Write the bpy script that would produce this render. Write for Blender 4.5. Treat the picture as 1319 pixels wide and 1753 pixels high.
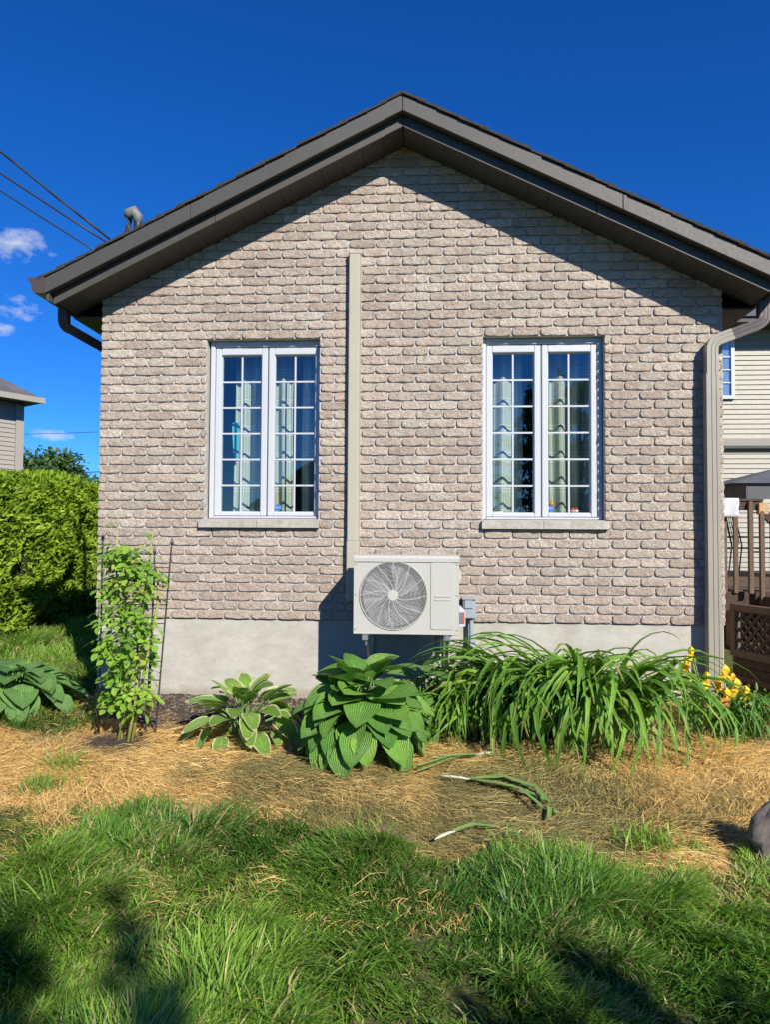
import bpy, bmesh, math, random
import numpy as np
from mathutils import Matrix, Vector
rnd = random.Random(7)
rng = np.random.default_rng(11)
for o in list(bpy.data.objects): bpy.data.objects.remove(o)
scene = bpy.context.scene
COL = scene.collection
R = math.radians

# ------------------------------------------------------------------ camera
CAM = Vector((0.1936, -5.1556, 1.1532)); YAW, PIT, ROL = 0.06245, 0.03571, 0.00603
fw = Vector((-math.sin(YAW)*math.cos(PIT), math.cos(YAW)*math.cos(PIT), math.sin(PIT)))
rt = Vector((math.cos(YAW), math.sin(YAW), 0)); upv = rt.cross(fw)
r2 = rt*math.cos(ROL)+upv*math.sin(ROL); u2 = -rt*math.sin(ROL)+upv*math.cos(ROL)
cd = bpy.data.cameras.new('camera'); cam = bpy.data.objects.new('camera', cd); COL.objects.link(cam)
cd.sensor_fit = 'VERTICAL'; cd.sensor_height = 24; cd.lens = 24*1217/1753
cd.clip_start = .05; cd.clip_end = 3000
m3 = Matrix((r2, u2, -fw)).transposed(); cam.matrix_world = Matrix.Translation(CAM) @ m3.to_4x4()
scene.camera = cam

# ------------------------------------------------------------------ sky, sun, exposure
SUN = Vector((.61, -1.0, .76)).normalized()          # towards the sun
ELEV = math.asin(SUN.z); AZ = math.atan2(SUN.x, SUN.y)
W = bpy.data.worlds.new('World'); scene.world = W; W.use_nodes = True
nt = W.node_tree; nt.nodes.clear()
def N(tree, typ, **kw):
    n = tree.nodes.new(typ)
    for k, v in kw.items(): setattr(n, k, v)
    return n
wo = N(nt, 'ShaderNodeOutputWorld'); bg = N(nt, 'ShaderNodeBackground')
sky = N(nt, 'ShaderNodeTexSky', sky_type='NISHITA', sun_disc=False, sun_elevation=ELEV, sun_rotation=AZ,
        altitude=900, air_density=1.0, dust_density=.1, ozone_density=6.0)
hs = N(nt, 'ShaderNodeHueSaturation'); hs.inputs['Saturation'].default_value = 1.22; hs.inputs['Value'].default_value = 1.0
nt.links.new(sky.outputs[0], hs.inputs['Color'])
gain = N(nt, 'ShaderNodeMix', data_type='RGBA', blend_type='MULTIPLY'); gain.inputs['Factor'].default_value = 1; gain.inputs['B'].default_value = (.42, .80, 1.22, 1); nt.links.new(hs.outputs[0], gain.inputs['A'])
tc = N(nt, 'ShaderNodeTexCoord')
def vm(op, a, b=None):
    n = N(nt, 'ShaderNodeVectorMath', operation=op)
    for i, v in enumerate((a, b)):
        if v is None: continue
        if hasattr(v, 'links'): nt.links.new(v, n.inputs[i])
        else: n.inputs[i].default_value = v
    return n.outputs['Value'] if op == 'DOT_PRODUCT' else n.outputs[0]
def mm(op, a, b=None, c=None, clamp=False):
    n = N(nt, 'ShaderNodeMath', operation=op, use_clamp=clamp)
    for i, v in enumerate((a, b, c)):
        if v is None: continue
        if hasattr(v, 'links'): nt.links.new(v, n.inputs[i])
        else: n.inputs[i].default_value = v
    return n.outputs[0]
wn = N(nt, 'ShaderNodeTexNoise'); wn.inputs['Scale'].default_value = 22; wn.inputs['Detail'].default_value = 7; wn.inputs['Roughness'].default_value = .62
nt.links.new(vm('MULTIPLY', tc.outputs['Generated'], (1, 1, 1.7)), wn.inputs['Vector'])
mask = None
def pxdir(u, v): return (fw + r2*((u-659.5)/1217) - u2*((v-876.5)/1217)).normalized()
for (u, v, w, h, s) in [(24, 418, 52, 30, 1), (95, 441, 24, 11, .7), (22, 524, 46, 22, .8), (4, 566, 26, 11, .8), (70, 582, 17, 9, .5),
                        (90, 743, 40, 13, 1.1), (-90, 500, 90, 30, 1), (-220, 420, 80, 26, .9), (-330, 640, 100, 24, 1), (1480, 500, 70, 22, .9), (1600, 640, 90, 22, 1)]:
    c = pxdir(u, v); e1 = Vector((c.y, -c.x, 0)).normalized(); e2 = e1.cross(c)
    if e2.z < 0: e2 = -e2
    d = vm('SUBTRACT', tc.outputs['Generated'], tuple(c))
    a = mm('MULTIPLY', vm('DOT_PRODUCT', d, tuple(e1)), 1217/w); b = mm('MULTIPLY', vm('DOT_PRODUCT', d, tuple(e2)), 1217/h)
    q = mm('SUBTRACT', 1.0, mm('ADD', mm('MULTIPLY', a, a), mm('MULTIPLY', b, b)))
    q = mm('MULTIPLY', mm('MAXIMUM', q, -2.0), s)
    mask = q if mask is None else mm('MAXIMUM', mask, q)
cl = mm('ADD', mm('MULTIPLY', mask, .62), mm('MULTIPLY', mm('SUBTRACT', wn.outputs['Fac'], .585), 2.9))
cl = mm('MULTIPLY', mm('SMOOTH_MIN', mm('MAXIMUM', cl, 0.0), .9, .1), 1.0, clamp=True)
mx = N(nt, 'ShaderNodeMix', data_type='RGBA'); nt.links.new(cl, mx.inputs['Factor']); nt.links.new(gain.outputs['Result'], mx.inputs['A']); mx.inputs['B'].default_value = (6.2, 6.6, 7.4, 1)
nt.links.new(mx.outputs['Result'], bg.inputs['Color']); bg.inputs['Strength'].default_value = .082
nt.links.new(bg.outputs[0], wo.inputs['Surface'])
sl = bpy.data.lights.new('sun', 'SUN'); sl.energy = 4.9; sl.angle = R(.53); sl.color = (1, .94, .84)
so = bpy.data.objects.new('sun', sl); COL.objects.link(so); so.rotation_euler = SUN.to_track_quat('Z', 'Y').to_euler(); so.location = SUN*40
vs = scene.view_settings; vs.view_transform = 'Standard'; vs.look = 'None'; vs.gamma = 1; vs.exposure = 0.55; vs.use_curve_mapping = False
cy = scene.cycles; cy.max_bounces = 6; cy.diffuse_bounces = 3; cy.glossy_bounces = 3; cy.transmission_bounces = 4; cy.transparent_max_bounces = 8

# ------------------------------------------------------------------ helpers
class G:
    """small node graph writer for one material"""
    def __init__(s, name):
        s.m = bpy.data.materials.new(name); s.m.use_nodes = True; s.t = s.m.node_tree; s.t.nodes.clear()
        s.out = s.n('ShaderNodeOutputMaterial'); s.b = s.n('ShaderNodeBsdfPrincipled'); s.l(s.b.outputs[0], s.out.inputs[0])
    def n(s, typ, ins=None, **kw):
        n = s.t.nodes.new(typ)
        for k, v in kw.items(): setattr(n, k, v)
        for k, v in (ins or {}).items(): s.set(n.inputs[k], v)
        return n
    def set(s, i, v):
        if hasattr(v, 'links') and hasattr(v, 'is_output'): s.t.links.new(v, i)
        else: i.default_value = v
    def l(s, a, b): s.t.links.new(a, b)
    def noise(s, scale, detail=4, rough=.6, vec=None, out='Fac'):
        n = s.n('ShaderNodeTexNoise', {'Scale': scale, 'Detail': detail, 'Roughness': rough})
        s.l(vec if vec is not None else s.co(), n.inputs['Vector']); return n.outputs[out]
    def co(s, w='Object'):
        if not hasattr(s, '_tc'): s._tc = s.n('ShaderNodeTexCoord')
        return s._tc.outputs[w]
    def pos(s): return s.n('ShaderNodeNewGeometry').outputs['Position']
    def map(s, vec, sc=(1, 1, 1), loc=(0, 0, 0), rot=(0, 0, 0)):
        n = s.n('ShaderNodeMapping', {'Scale': sc, 'Location': loc, 'Rotation': rot}); s.l(vec, n.inputs['Vector']); return n.outputs[0]
    def math(s, op, a, b=0.0, c=0.0, clamp=False):
        n = s.n('ShaderNodeMath', operation=op, use_clamp=clamp)
        s.set(n.inputs[0], a); s.set(n.inputs[1], b); s.set(n.inputs[2], c); return n.outputs[0]
    def ramp(s, fac, stops):
        n = s.n('ShaderNodeValToRGB'); e = n.color_ramp.elements
        while len(e) < len(stops): e.new(.5)
        for i, (p, c) in enumerate(stops): e[i].position = p; e[i].color = (*c, 1) if len(c) == 3 else c
        s.l(fac, n.inputs[0]); return n.outputs[0]
    def mix(s, f, a, b, bt='MIX'):
        n = s.n('ShaderNodeMix', data_type='RGBA', blend_type=bt)
        s.set(n.inputs['Factor'], f); s.set(n.inputs['A'], (*a, 1) if isinstance(a, tuple) and len(a) == 3 else a); s.set(n.inputs['B'], (*b, 1) if isinstance(b, tuple) and len(b) == 3 else b)
        return n.outputs['Result']
    def attr(s, name, out='Color'): return s.n('ShaderNodeAttribute', attribute_name=name).outputs[out]
    def bump(s, h, strength=.4, dist=.01):
        n = s.n('ShaderNodeBump', {'Strength': strength, 'Distance': dist}); s.l(h, n.inputs['Height']); s.l(n.outputs[0], s.b.inputs['Normal']); return n
    def base(s, c, rough=.6, metal=0.0, spec=.5):
        s.set(s.b.inputs['Base Color'], (*c, 1) if isinstance(c, tuple) and len(c) == 3 else c)
        s.set(s.b.inputs['Roughness'], rough); s.set(s.b.inputs['Metallic'], metal); s.set(s.b.inputs['Specular IOR Level'], spec); return s
    def leafy(s, c, fac=.3, boost=1.3):
        tr = s.n('ShaderNodeBsdfTranslucent'); g = s.mix(1.0, c, (boost, boost*1.15, boost*.55), 'MULTIPLY'); s.l(g, tr.inputs[0])
        ms = s.n('ShaderNodeMixShader', {0: fac}); s.l(s.b.outputs[0], ms.inputs[1]); s.l(tr.outputs[0], ms.inputs[2]); s.l(ms.outputs[0], s.out.inputs[0])
ALB = .84   # overall albedo trim that goes with the exposure
def simple(name, c, rough=.6, var=.12, nscale=6, bump=0, bscale=80, metal=0.0, spec=.5):
    g = G(name); c = tuple(x*ALB for x in c)
    v = g.noise(nscale, 5, .6, g.pos())
    lo = tuple(x*(1-var) for x in c); hi = tuple(min(1, x*(1+var)) for x in c)
    g.base(g.ramp(v, [(.3, lo), (.7, hi)]), rough, metal, spec)
    if bump: g.bump(g.noise(bscale, 6, .65, g.pos()), bump, .004)
    return g.m
M = {}

def link(o, parent=None):
    COL.objects.link(o)
    if parent is not None: o.parent = parent
    return o
def tag(o, label=None, cat=None, group=None, kind=None):
    if label: o['label'] = label
    if cat: o['category'] = cat
    if group: o['group'] = group
    if kind: o['kind'] = kind
    return o
def empty(name, loc=(0, 0, 0), parent=None, rz=0):
    o = bpy.data.objects.new(name, None); o.empty_display_size = .05; link(o, parent); o.location = loc; o.rotation_euler[2] = rz; return o
def inst(name, me, parent=None, loc=(0, 0, 0), rot=None, scale=1, mat4=None):
    o = bpy.data.objects.new(name, me); link(o, parent)
    if mat4 is not None: o.matrix_local = mat4
    else:
        o.location = loc
        if rot is not None: o.rotation_euler = rot
        o.scale = (scale, scale, scale) if not hasattr(scale, '__len__') else scale
    return o
class MB:
    def __init__(s): s.v = []; s.f = []; s.uv = None
    def add(s, vs, fs):
        k = len(s.v); s.v += [tuple(p) for p in vs]; s.f += [tuple(i+k for i in f) for f in fs]; return s
    def box(s, x0, x1, y0, y1, z0, z1):
        return s.hexa([(x0, y0, z0), (x1, y0, z0), (x1, y1, z0), (x0, y1, z0)], [(x0, y0, z1), (x1, y0, z1), (x1, y1, z1), (x0, y1, z1)])
    def hexa(s, b, t):
        return s.add(list(b)+list(t), [(3, 2, 1, 0), (4, 5, 6, 7), (0, 1, 5, 4), (1, 2, 6, 5), (2, 3, 7, 6), (3, 0, 4, 7)])
    def prism(s, poly, axis, a, b):
        """polygon (p,q) extruded from a to b along axis ('y': p=x,q=z; 'x': p=y,q=z; 'z': p=x,q=y)"""
        def P(p, q, w): return {'y': (p, w, q), 'x': (w, p, q), 'z': (p, q, w)}[axis]
        n = len(poly); v = [P(p, q, a) for p, q in poly]+[P(p, q, b) for p, q in poly]
        f = [tuple(range(n)), tuple(range(2*n-1, n-1, -1))]+[(i, i+n, (i+1) % n+n, (i+1) % n) for i in range(n)]
        return s.add(v, f)
    def tube(s, pts, r, n=8, cap=True, flat=None):
        pts = [Vector(p) for p in pts]; k0 = len(s.v); m = len(pts); ref = None
        for i, p in enumerate(pts):
            t = (pts[min(i+1, m-1)]-pts[max(i-1, 0)]).normalized()
            if ref is None: ref = Vector((0, 0, 1)) if abs(t.z) < .9 else Vector((0, 1, 0))
            a = t.cross(ref).normalized(); b = a.cross(t).normalized(); ref = b
            rr = r[i] if hasattr(r, '__len__') else r
            for j in range(n):
                w = 2*math.pi*(j+.5)/n
                s.v.append(tuple(p+a*math.cos(w)*rr*(flat or 1)+b*math.sin(w)*rr))
        for i in range(m-1):
            for j in range(n):
                a0 = k0+i*n+j; a1 = k0+i*n+(j+1) % n; s.f.append((a0, a1, a1+n, a0+n))
        if cap: s.f.append(tuple(k0+j for j in range(n))[::-1]); s.f.append(tuple(k0+(m-1)*n+j for j in range(n)))
        return s
    def lathe(s, prof, c, axis='z', n=24):
        k0 = len(s.v)
        for (r, h) in prof:
            for j in range(n):
                w = 2*math.pi*j/n; a, b = r*math.cos(w), r*math.sin(w)
                s.v.append((c[0]+a, c[1]+b, c[2]+h) if axis == 'z' else (c[0]+a, c[1]+h, c[2]+b))
        for i in range(len(prof)-1):
            for j in range(n):
                a0 = k0+i*n+j; a1 = k0+i*n+(j+1) % n; s.f.append((a0, a1, a1+n, a0+n))
        s.f.append(tuple(k0+j for j in range(n))[::-1]); s.f.append(tuple(k0+(len(prof)-1)*n+j for j in range(n)))
        return s
    def mesh(s, name, mat, smooth=False, bevel=0, fixn=True, segs=1):
        me = bpy.data.meshes.new(name); me.from_pydata(s.v, [], s.f)
        if fixn or bevel:
            bm = bmesh.new(); bm.from_mesh(me)
            if fixn: bmesh.ops.recalc_face_normals(bm, faces=bm.faces)
            if bevel:
                es = [e for e in bm.edges if len(e.link_faces) == 2 and e.calc_face_angle(0) > .5]
                bmesh.ops.bevel(bm, geom=es, offset=bevel, segments=segs, affect='EDGES', clamp_overlap=True)
            bm.to_mesh(me); bm.free()
        if smooth:
            me.polygons.foreach_set('use_smooth', [True]*len(me.polygons))
            if smooth == 'auto': me.set_sharp_from_angle(angle=R(38))
        if mat: me.materials.append(mat)
        me.update(); return me
    def build(s, name, mat, parent=None, **kw):
        o = bpy.data.objects.new(name, s.mesh(name, mat, **kw)); return link(o, parent)
def np_mesh(name, V, T, mat, colors=None, smooth=True, floats=None):
    me = bpy.data.meshes.new(name); me.vertices.add(len(V)); me.vertices.foreach_set('co', V.astype(np.float32).ravel())
    k = T.shape[1]; me.loops.add(T.size); me.loops.foreach_set('vertex_index', T.astype(np.int32).ravel())
    me.polygons.add(len(T)); me.polygons.foreach_set('loop_start', np.arange(0, T.size, k, dtype=np.int32))
    me.polygons.foreach_set('use_smooth', np.full(len(T), smooth))
    if colors is not None:
        c = np.ones((len(V), 4), np.float32); c[:, :3] = colors
        a = me.color_attributes.new('Col', 'FLOAT_COLOR', 'POINT'); a.data.foreach_set('color', c.ravel())
    for n_, d in (floats or {}).items():
        a = me.attributes.new(n_, 'FLOAT', 'POINT'); a.data.foreach_set('value', d.astype(np.float32))
    me.update(calc_edges=True); me.materials.append(mat); return me
_ph = rng.uniform(0, 6.28, (4, 8)); _dr = rng.uniform(0, 6.28, (4, 8))
def sn(x, y, f, k=0):
    """smooth pseudo noise, about -1..1"""
    s = 0
    for i in range(8):
        q = f*(.6+.2*i); s = s+np.sin(q*(np.cos(_dr[k, i])*x+np.sin(_dr[k, i])*y)+_ph[k, i])
    return s/3.2
def gz(x, y):
    x = np.asarray(x, float); y = np.asarray(y, float)
    b = np.where(y < 0, np.maximum(.07*y, -.36), 0)
    near = np.clip((9-np.abs(y+1))/6, 0, 1)*np.clip((9-np.abs(x))/5, 0, 1)
    return b+near*(.012*sn(x, y, 2.2)+.006*sn(x, y, 7, 1)-.01)
def gzf(x, y): return float(gz(x, y))

# ------------------------------------------------------------------ materials
def brick_mat():
    g = G('brick')
    t = g.attr('tint', 'Fac'); oi = g.n('ShaderNodeObjectInfo')
    r = g.math('FRACT', g.math('ADD', t, g.math('MULTIPLY', oi.outputs['Random'], 1.0)))
    r2_ = g.math('FRACT', g.math('MULTIPLY', r, 17.31))
    p = g.pos()
    c = g.ramp(r, [(0, (.62, .56, .465)), (.25, (.54, .465, .385)), (.45, (.59, .53, .44)), (.65, (.49, .41, .34)), (.85, (.56, .49, .41)), (1, (.52, .425, .345))])
    big = g.noise(13, 4, .6, p); c = g.mix(g.ramp(big, [(.48, (0, 0, 0)), (.72, (.75, .75, .75))]), c, (.37, .255, .20))
    pat = g.noise(1.3, 3, .5, p); c = g.mix(g.ramp(pat, [(.45, (0, 0, 0)), (.7, (.35, .35, .35))]), c, (.43, .33, .30))
    sz = g.n('ShaderNodeSeparateXYZ'); g.l(p, sz.inputs[0]); lowz = g.math('ADD', g.math('MULTIPLY', sz.outputs[2], -.8), g.math('MULTIPLY_ADD', pat, .8, .85), clamp=True); c = g.mix(g.math('MULTIPLY', lowz, .5), c, (.46, .365, .315))
    sp = g.noise(105, 4, .75, p); c = g.mix(g.ramp(sp, [(.36, (.85, .85, .85)), (.46, (0, 0, 0))]), c, (.15, .115, .095)); md = g.noise(42, 4, .7, p); c = g.mix(g.ramp(md, [(.35, (.5, .5, .5)), (.55, (0, 0, 0))]), c, (.33, .25, .19))
    lt = g.noise(120, 2, .6, p); c = g.mix(g.ramp(lt, [(.58, (0, 0, 0)), (.7, (.5, .5, .5))]), c, (.62, .55, .47))
    br = g.math('MULTIPLY_ADD', r2_, .22, .79)
    hv = g.n('ShaderNodeHueSaturation', {'Value': br}); g.l(c, hv.inputs['Color'])
    g.base(hv.outputs[0], .93, 0, .15)
    h = g.math('ADD', g.noise(75, 6, .7, p), g.math('MULTIPLY', g.noise(30, 2, .5, p), .9)); g.bump(h, 1.0, .012); return g.m
M['brick'] = brick_mat()
M['mortar'] = simple('mortar', (.50, .485, .46), .95, .12, 14, .5, 220)
def sidebrick():
    g = G('side_brick'); p = g.pos(); mp = g.n('ShaderNodeSeparateXYZ'); g.l(p, mp.inputs[0]); cb = g.n('ShaderNodeCombineXYZ'); g.l(mp.outputs[1], cb.inputs[0]); g.l(mp.outputs[2], cb.inputs[1])
    b = g.n('ShaderNodeTexBrick', {'Scale': 1.0, 'Mortar Size': .006, 'Brick Width': .2, 'Row Height': .0667, 'Color1': (.48, .40, .33, 1), 'Color2': (.38, .30, .25, 1), 'Mortar': (.4, .38, .36, 1)}); g.l(cb.outputs[0], b.inputs['Vector'])
    g.base(b.outputs[0], .9, 0, .2); g.bump(b.outputs['Fac'], .6, -.012); return g.m
M['side_brick'] = sidebrick()
def concrete():
    g = G('parging'); p = g.pos()
    a = g.noise(2.2, 6, .65, p); c = g.ramp(a, [(.3, (.37, .355, .315)), (.7, (.45, .435, .39))])
    c = g.mix(.35, c, g.ramp(g.noise(5.5, 5, .7, g.map(p, (1, 1, 2.2))), [(.35, (.36, .35, .33)), (.65, (.62, .62, .6))]), 'OVERLAY'); st = g.noise(3.1, 4, .6, g.map(p, (1, 1, .45), (3.1, 0, 0))); c = g.mix(g.ramp(st, [(.60, (0, 0, 0)), (.78, (.6, .6, .6))]), c, (.36, .30, .21))
    fine = g.noise(60, 5, .7, p); c = g.mix(.12, c, g.ramp(fine, [(.3, (.3, .3, .3)), (.7, (.7, .7, .7))]), 'OVERLAY')
    sz = g.n('ShaderNodeSeparateXYZ'); g.l(p, sz.inputs[0])
    spl = g.math('ADD', g.math('MULTIPLY', g.noise(14, 5, .7, p), .13), g.math('MULTIPLY', sz.outputs[2], -1.0)); c = g.mix(g.ramp(spl, [(.0, (0, 0, 0)), (.06, (.7, .7, .7))]), c, (.27, .23, .18))
    g.base(c, .9, 0, .2); g.bump(g.math('ADD', fine, g.math('MULTIPLY', a, 2.0)), .25, .006); return g.m
M['parging'] = concrete()
M['stone_sill'] = simple('stone_sill', (.44, .41, .36), .95, .18, 25, 1.0, 70)
def metalpaint(name, c, rough=.42, var=.06):
    g = G(name); c = tuple(x*ALB for x in c); p = g.pos(); v = g.noise(3, 6, .7, p); fine = g.noise(40, 4, .7, p)
    k = g.math('ADD', g.math('MULTIPLY', v, .7), g.math('MULTIPLY', fine, .3))
    g.base(g.ramp(k, [(.3, tuple(x*(1-var) for x in c)), (.7, tuple(x*(1+var) for x in c))]), g.math('MULTIPLY_ADD', fine, .25, rough-.12), 0, .5)
    g.bump(g.noise(5, 2, .5, p), .12, .01); return g.m
M['fascia'] = metalpaint('fascia_metal', (.072, .066, .058), .55, .12)
M['soffit'] = metalpaint('soffit_metal', (.05, .046, .042), .6, .1)
M['fascia_light'] = metalpaint('weathered_grey', (.20, .195, .185), .6, .2)
M['gutter'] = metalpaint('gutter_metal', (.085, .062, .055), .35, .1)
M['beige'] = metalpaint('beige_metal', (.33, .305, .245), .42, .06)
M['cover'] = metalpaint('ivory_plastic', (.46, .425, .335), .45, .04)
M['shingle'] = simple('shingle', (.045, .043, .045), .95, .3, 30, 1, 300)
M['white'] = metalpaint('white_vinyl', (.56, .585, .615), .4, .03)
M['dark_gap'] = simple('dark_seal_shadow', (.05, .05, .055), .6)
M['hp'] = metalpaint('heat_pump_paint', (.52, .51, .465), .40, .03)
M['hp_grille'] = metalpaint('grille_paint', (.54, .53, .49), .4, .03)
M['fan'] = simple('fan_plastic', (.26, .265, .31), .45, .1)
M['coil'] = simple('coil', (.12, .12, .15), .5, .2, 60)
M['steel'] = simple('galvanised', (.52, .54, .56), .38, .2, 40, .2, 100, .75)
M['pvc'] = metalpaint('grey_pvc', (.33, .385, .43), .42, .05)
M['black_metal'] = simple('black_metal', (.03, .03, .032), .5, .2)
M['interior'] = simple('interior_paint', (.34, .27, .20), .8)
M['wood'] = None
def woodm(name, a, b):
    g = G(name); p = g.pos(); n = g.noise(6, 6, .65, g.map(p, (9, 9, 1.2))); g.base(g.ramp(n, [(.3, a), (.7, b)]), .75, 0, .3); g.bump(n, .3, .003); return g.m
M['wood'] = woodm('brown_stain', (.042, .026, .019), (.085, .052, .037))
M['wood2'] = woodm('weathered_wood', (.085, .056, .037), (.15, .10, .065))
M['raw_lit_wood'] = woodm('raw_and_lit_wood', (.42, .25, .12), (.52, .33, .17))
M['siding'] = metalpaint('beige_siding', (.30, .275, .215), .5, .05)
M['siding2'] = metalpaint('grey_siding', (.37, .34, .295), .5, .05)
M['canvas'] = simple('grey_canvas', (.11, .115, .125), .8, .1, 5, .3, 200)
M['towel'] = simple('white_towel', (.62, .63, .66), .95, .05, 8, .6, 160)
M['cable'] = simple('black_cable', (.02, .02, .022), .5)
def glass():
    g = G('window_glass'); tr = g.n('ShaderNodeBsdfTransparent', {0: (.93, .96, .94, 1)}); gl = g.n('ShaderNodeBsdfGlossy', {'Color': (.97, .98, 1, 1), 'Roughness': .004})
    lw = g.n('ShaderNodeLayerWeight', {'Blend': .5}); f = g.math('MULTIPLY_ADD', g.math('POWER', lw.outputs['Facing'], 4.0), .7, .14, True)
    bn = g.n('ShaderNodeBump', {'Strength': .05, 'Distance': .01}); g.l(g.noise(3.5, 1, .4, g.pos()), bn.inputs['Height']); g.l(bn.outputs[0], gl.inputs['Normal'])
    ms = g.n('ShaderNodeMixShader'); g.l(f, ms.inputs[0]); g.l(tr.outputs[0], ms.inputs[1]); g.l(gl.outputs[0], ms.inputs[2]); g.l(ms.outputs[0], g.out.inputs[0]); return g.m
M['glass'] = glass()
def curtain_mat():
    g = G('curtain'); uv = g.co('UV'); s = g.n('ShaderNodeSeparateXYZ'); g.l(uv, s.inputs[0]); u, v = s.outputs[0], s.outputs[1]
    def lines(x, per, wd):
        f = g.math('ABSOLUTE', g.math('SUBTRACT', g.math('FRACT', g.math('DIVIDE', x, per)), .5)); return g.math('LESS_THAN', f, wd/per/2)
    a = lines(u, .026, .006); band = g.math('LESS_THAN', g.math('FRACT', g.math('DIVIDE', v, .215)), .42); b = g.math('MULTIPLY', lines(v, .023, .005), band)
    ln = g.math('MAXIMUM', g.math('MULTIPLY', a, .6), b)
    c = g.mix(ln, (.42, .50, .42), (.74, .80, .74)); c = g.mix(.15, c, g.ramp(g.noise(90, 3, .6), [(.3, (.2, .2, .2)), (.7, (.8, .8, .8))]), 'OVERLAY')
    g.base(c, .9, 0, .1); tr = g.n('ShaderNodeBsdfTranslucent'); g.l(c, tr.inputs[0]); ms = g.n('ShaderNodeMixShader', {0: .3}); g.l(g.b.outputs[0], ms.inputs[1]); g.l(tr.outputs[0], ms.inputs[2]); g.l(ms.outputs[0], g.out.inputs[0]); return g.m
M['curtain'] = curtain_mat()
def ground_mat():
    g = G('ground_soil'); p = g.pos(); st, so_, gr = g.attr('straw', 'Fac'), g.attr('soil', 'Fac'), g.attr('grassy', 'Fac')
    n1 = g.noise(38, 6, .7, p); n2 = g.noise(7, 4, .6, p); n3 = g.noise(160, 3, .7, p)
    soil = g.ramp(n1, [(.3, (.045, .034, .027)), (.55, (.10, .078, .062)), (.75, (.19, .155, .13))])
    straw = g.ramp(n1, [(.25, (.34, .21, .07)), (.5, (.58, .365, .125)), (.75, (.70, .47, .19))])
    olive = g.ramp(n1, [(.3, (.12, .11, .04)), (.7, (.28, .23, .10))])
    lawn = g.ramp(n1, [(.3, (.05, .06, .02)), (.55, (.12, .13, .045)), (.78, (.34, .27, .11))])
    c = g.mix(so_, straw, soil); c = g.mix(g.attr('olive', 'Fac'), c, olive); c = g.mix(gr, c, lawn)
    far = g.ramp(n2, [(.3, (.045, .085, .022)), (.7, (.075, .13, .035))]); c = g.mix(g.attr('far', 'Fac'), c, far)
    g.base(c, .95, 0, .1); g.bump(g.math('ADD', g.math('ADD', n1, n2), g.math('MULTIPLY', n3, .4)), .9, .02); return g.m
M['ground'] = ground_mat()
def vcol(name, rough=.5, tr=.3, spec=.35, boost=1.3):
    g = G(name); c = g.attr('Col'); g.base(c, rough, 0, spec)
    if tr: g.leafy(c, tr, boost)
    return g.m
M['grass'] = vcol('grass_blade', .45, .36, .28)
M['straw'] = vcol('dry_straw', .7, .15, .2, 1.0)
M['cedar'] = vcol('cedar_frond', .6, .3, .2)
M['treeleaf'] = vcol('tree_leaf', .5, .3, .3)
def hosta_mat(name, c0, c1, margin=None):
    g = G(name); uv = g.co('UV'); s = g.n('ShaderNodeSeparateXYZ'); g.l(uv, s.inputs[0]); u, v = s.outputs[0], s.outputs[1]
    oi = g.n('ShaderNodeObjectInfo'); a = g.math('ABSOLUTE', u)
    c = g.mix(oi.outputs['Random'], c0, c1)
    vein = g.math('ABSOLUTE', g.math('SINE', g.math('MULTIPLY', g.math('ADD', a, g.math('MULTIPLY', v, .12)), 24.0)))
    c = g.mix(g.math('MULTIPLY', g.math('POWER', g.math('SUBTRACT', 1.0, vein), 1.5), .42), c, tuple(x*.55 for x in c0)); c = g.mix(g.math('LESS_THAN', a, .025), c, tuple(min(1, x*1.7) for x in c0))
    if margin:
        w = g.math('ADD', a, g.math('MULTIPLY', g.math('SUBTRACT', g.noise(14, 3, .6, uv), .5), .42)); tip = g.math('MAXIMUM', w, g.math('MULTIPLY', v, .94)); c = g.mix(g.ramp(tip, [(.83, (0, 0, 0)), (.86, (1, 1, 1))]), c, margin)
    c = g.mix(.4, c, g.ramp(g.noise(40, 5, .7, g.pos()), [(.3, (.3, .3, .3)), (.7, (.7, .7, .7))]), 'OVERLAY'); hol = g.math('GREATER_THAN', g.noise(26, 2, .5, g.pos()), .70); c = g.mix(g.math('MULTIPLY', hol, .7), c, (.30, .22, .09))
    g.base(c, .5, 0, .35); g.bump(vein, .8, .006); g.leafy(c, .22, 1.3); return g.m
M['hosta_green'] = hosta_mat('hosta_leaf_green', (.10, .25, .05), (.26, .47, .075))
M['hosta_var'] = hosta_mat('hosta_leaf_variegated', (.18, .35, .06), (.30, .47, .095), (.74, .73, .40))
M['hosta_blue'] = hosta_mat('hosta_leaf_blue', (.12, .26, .075), (.20, .37, .10))
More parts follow.
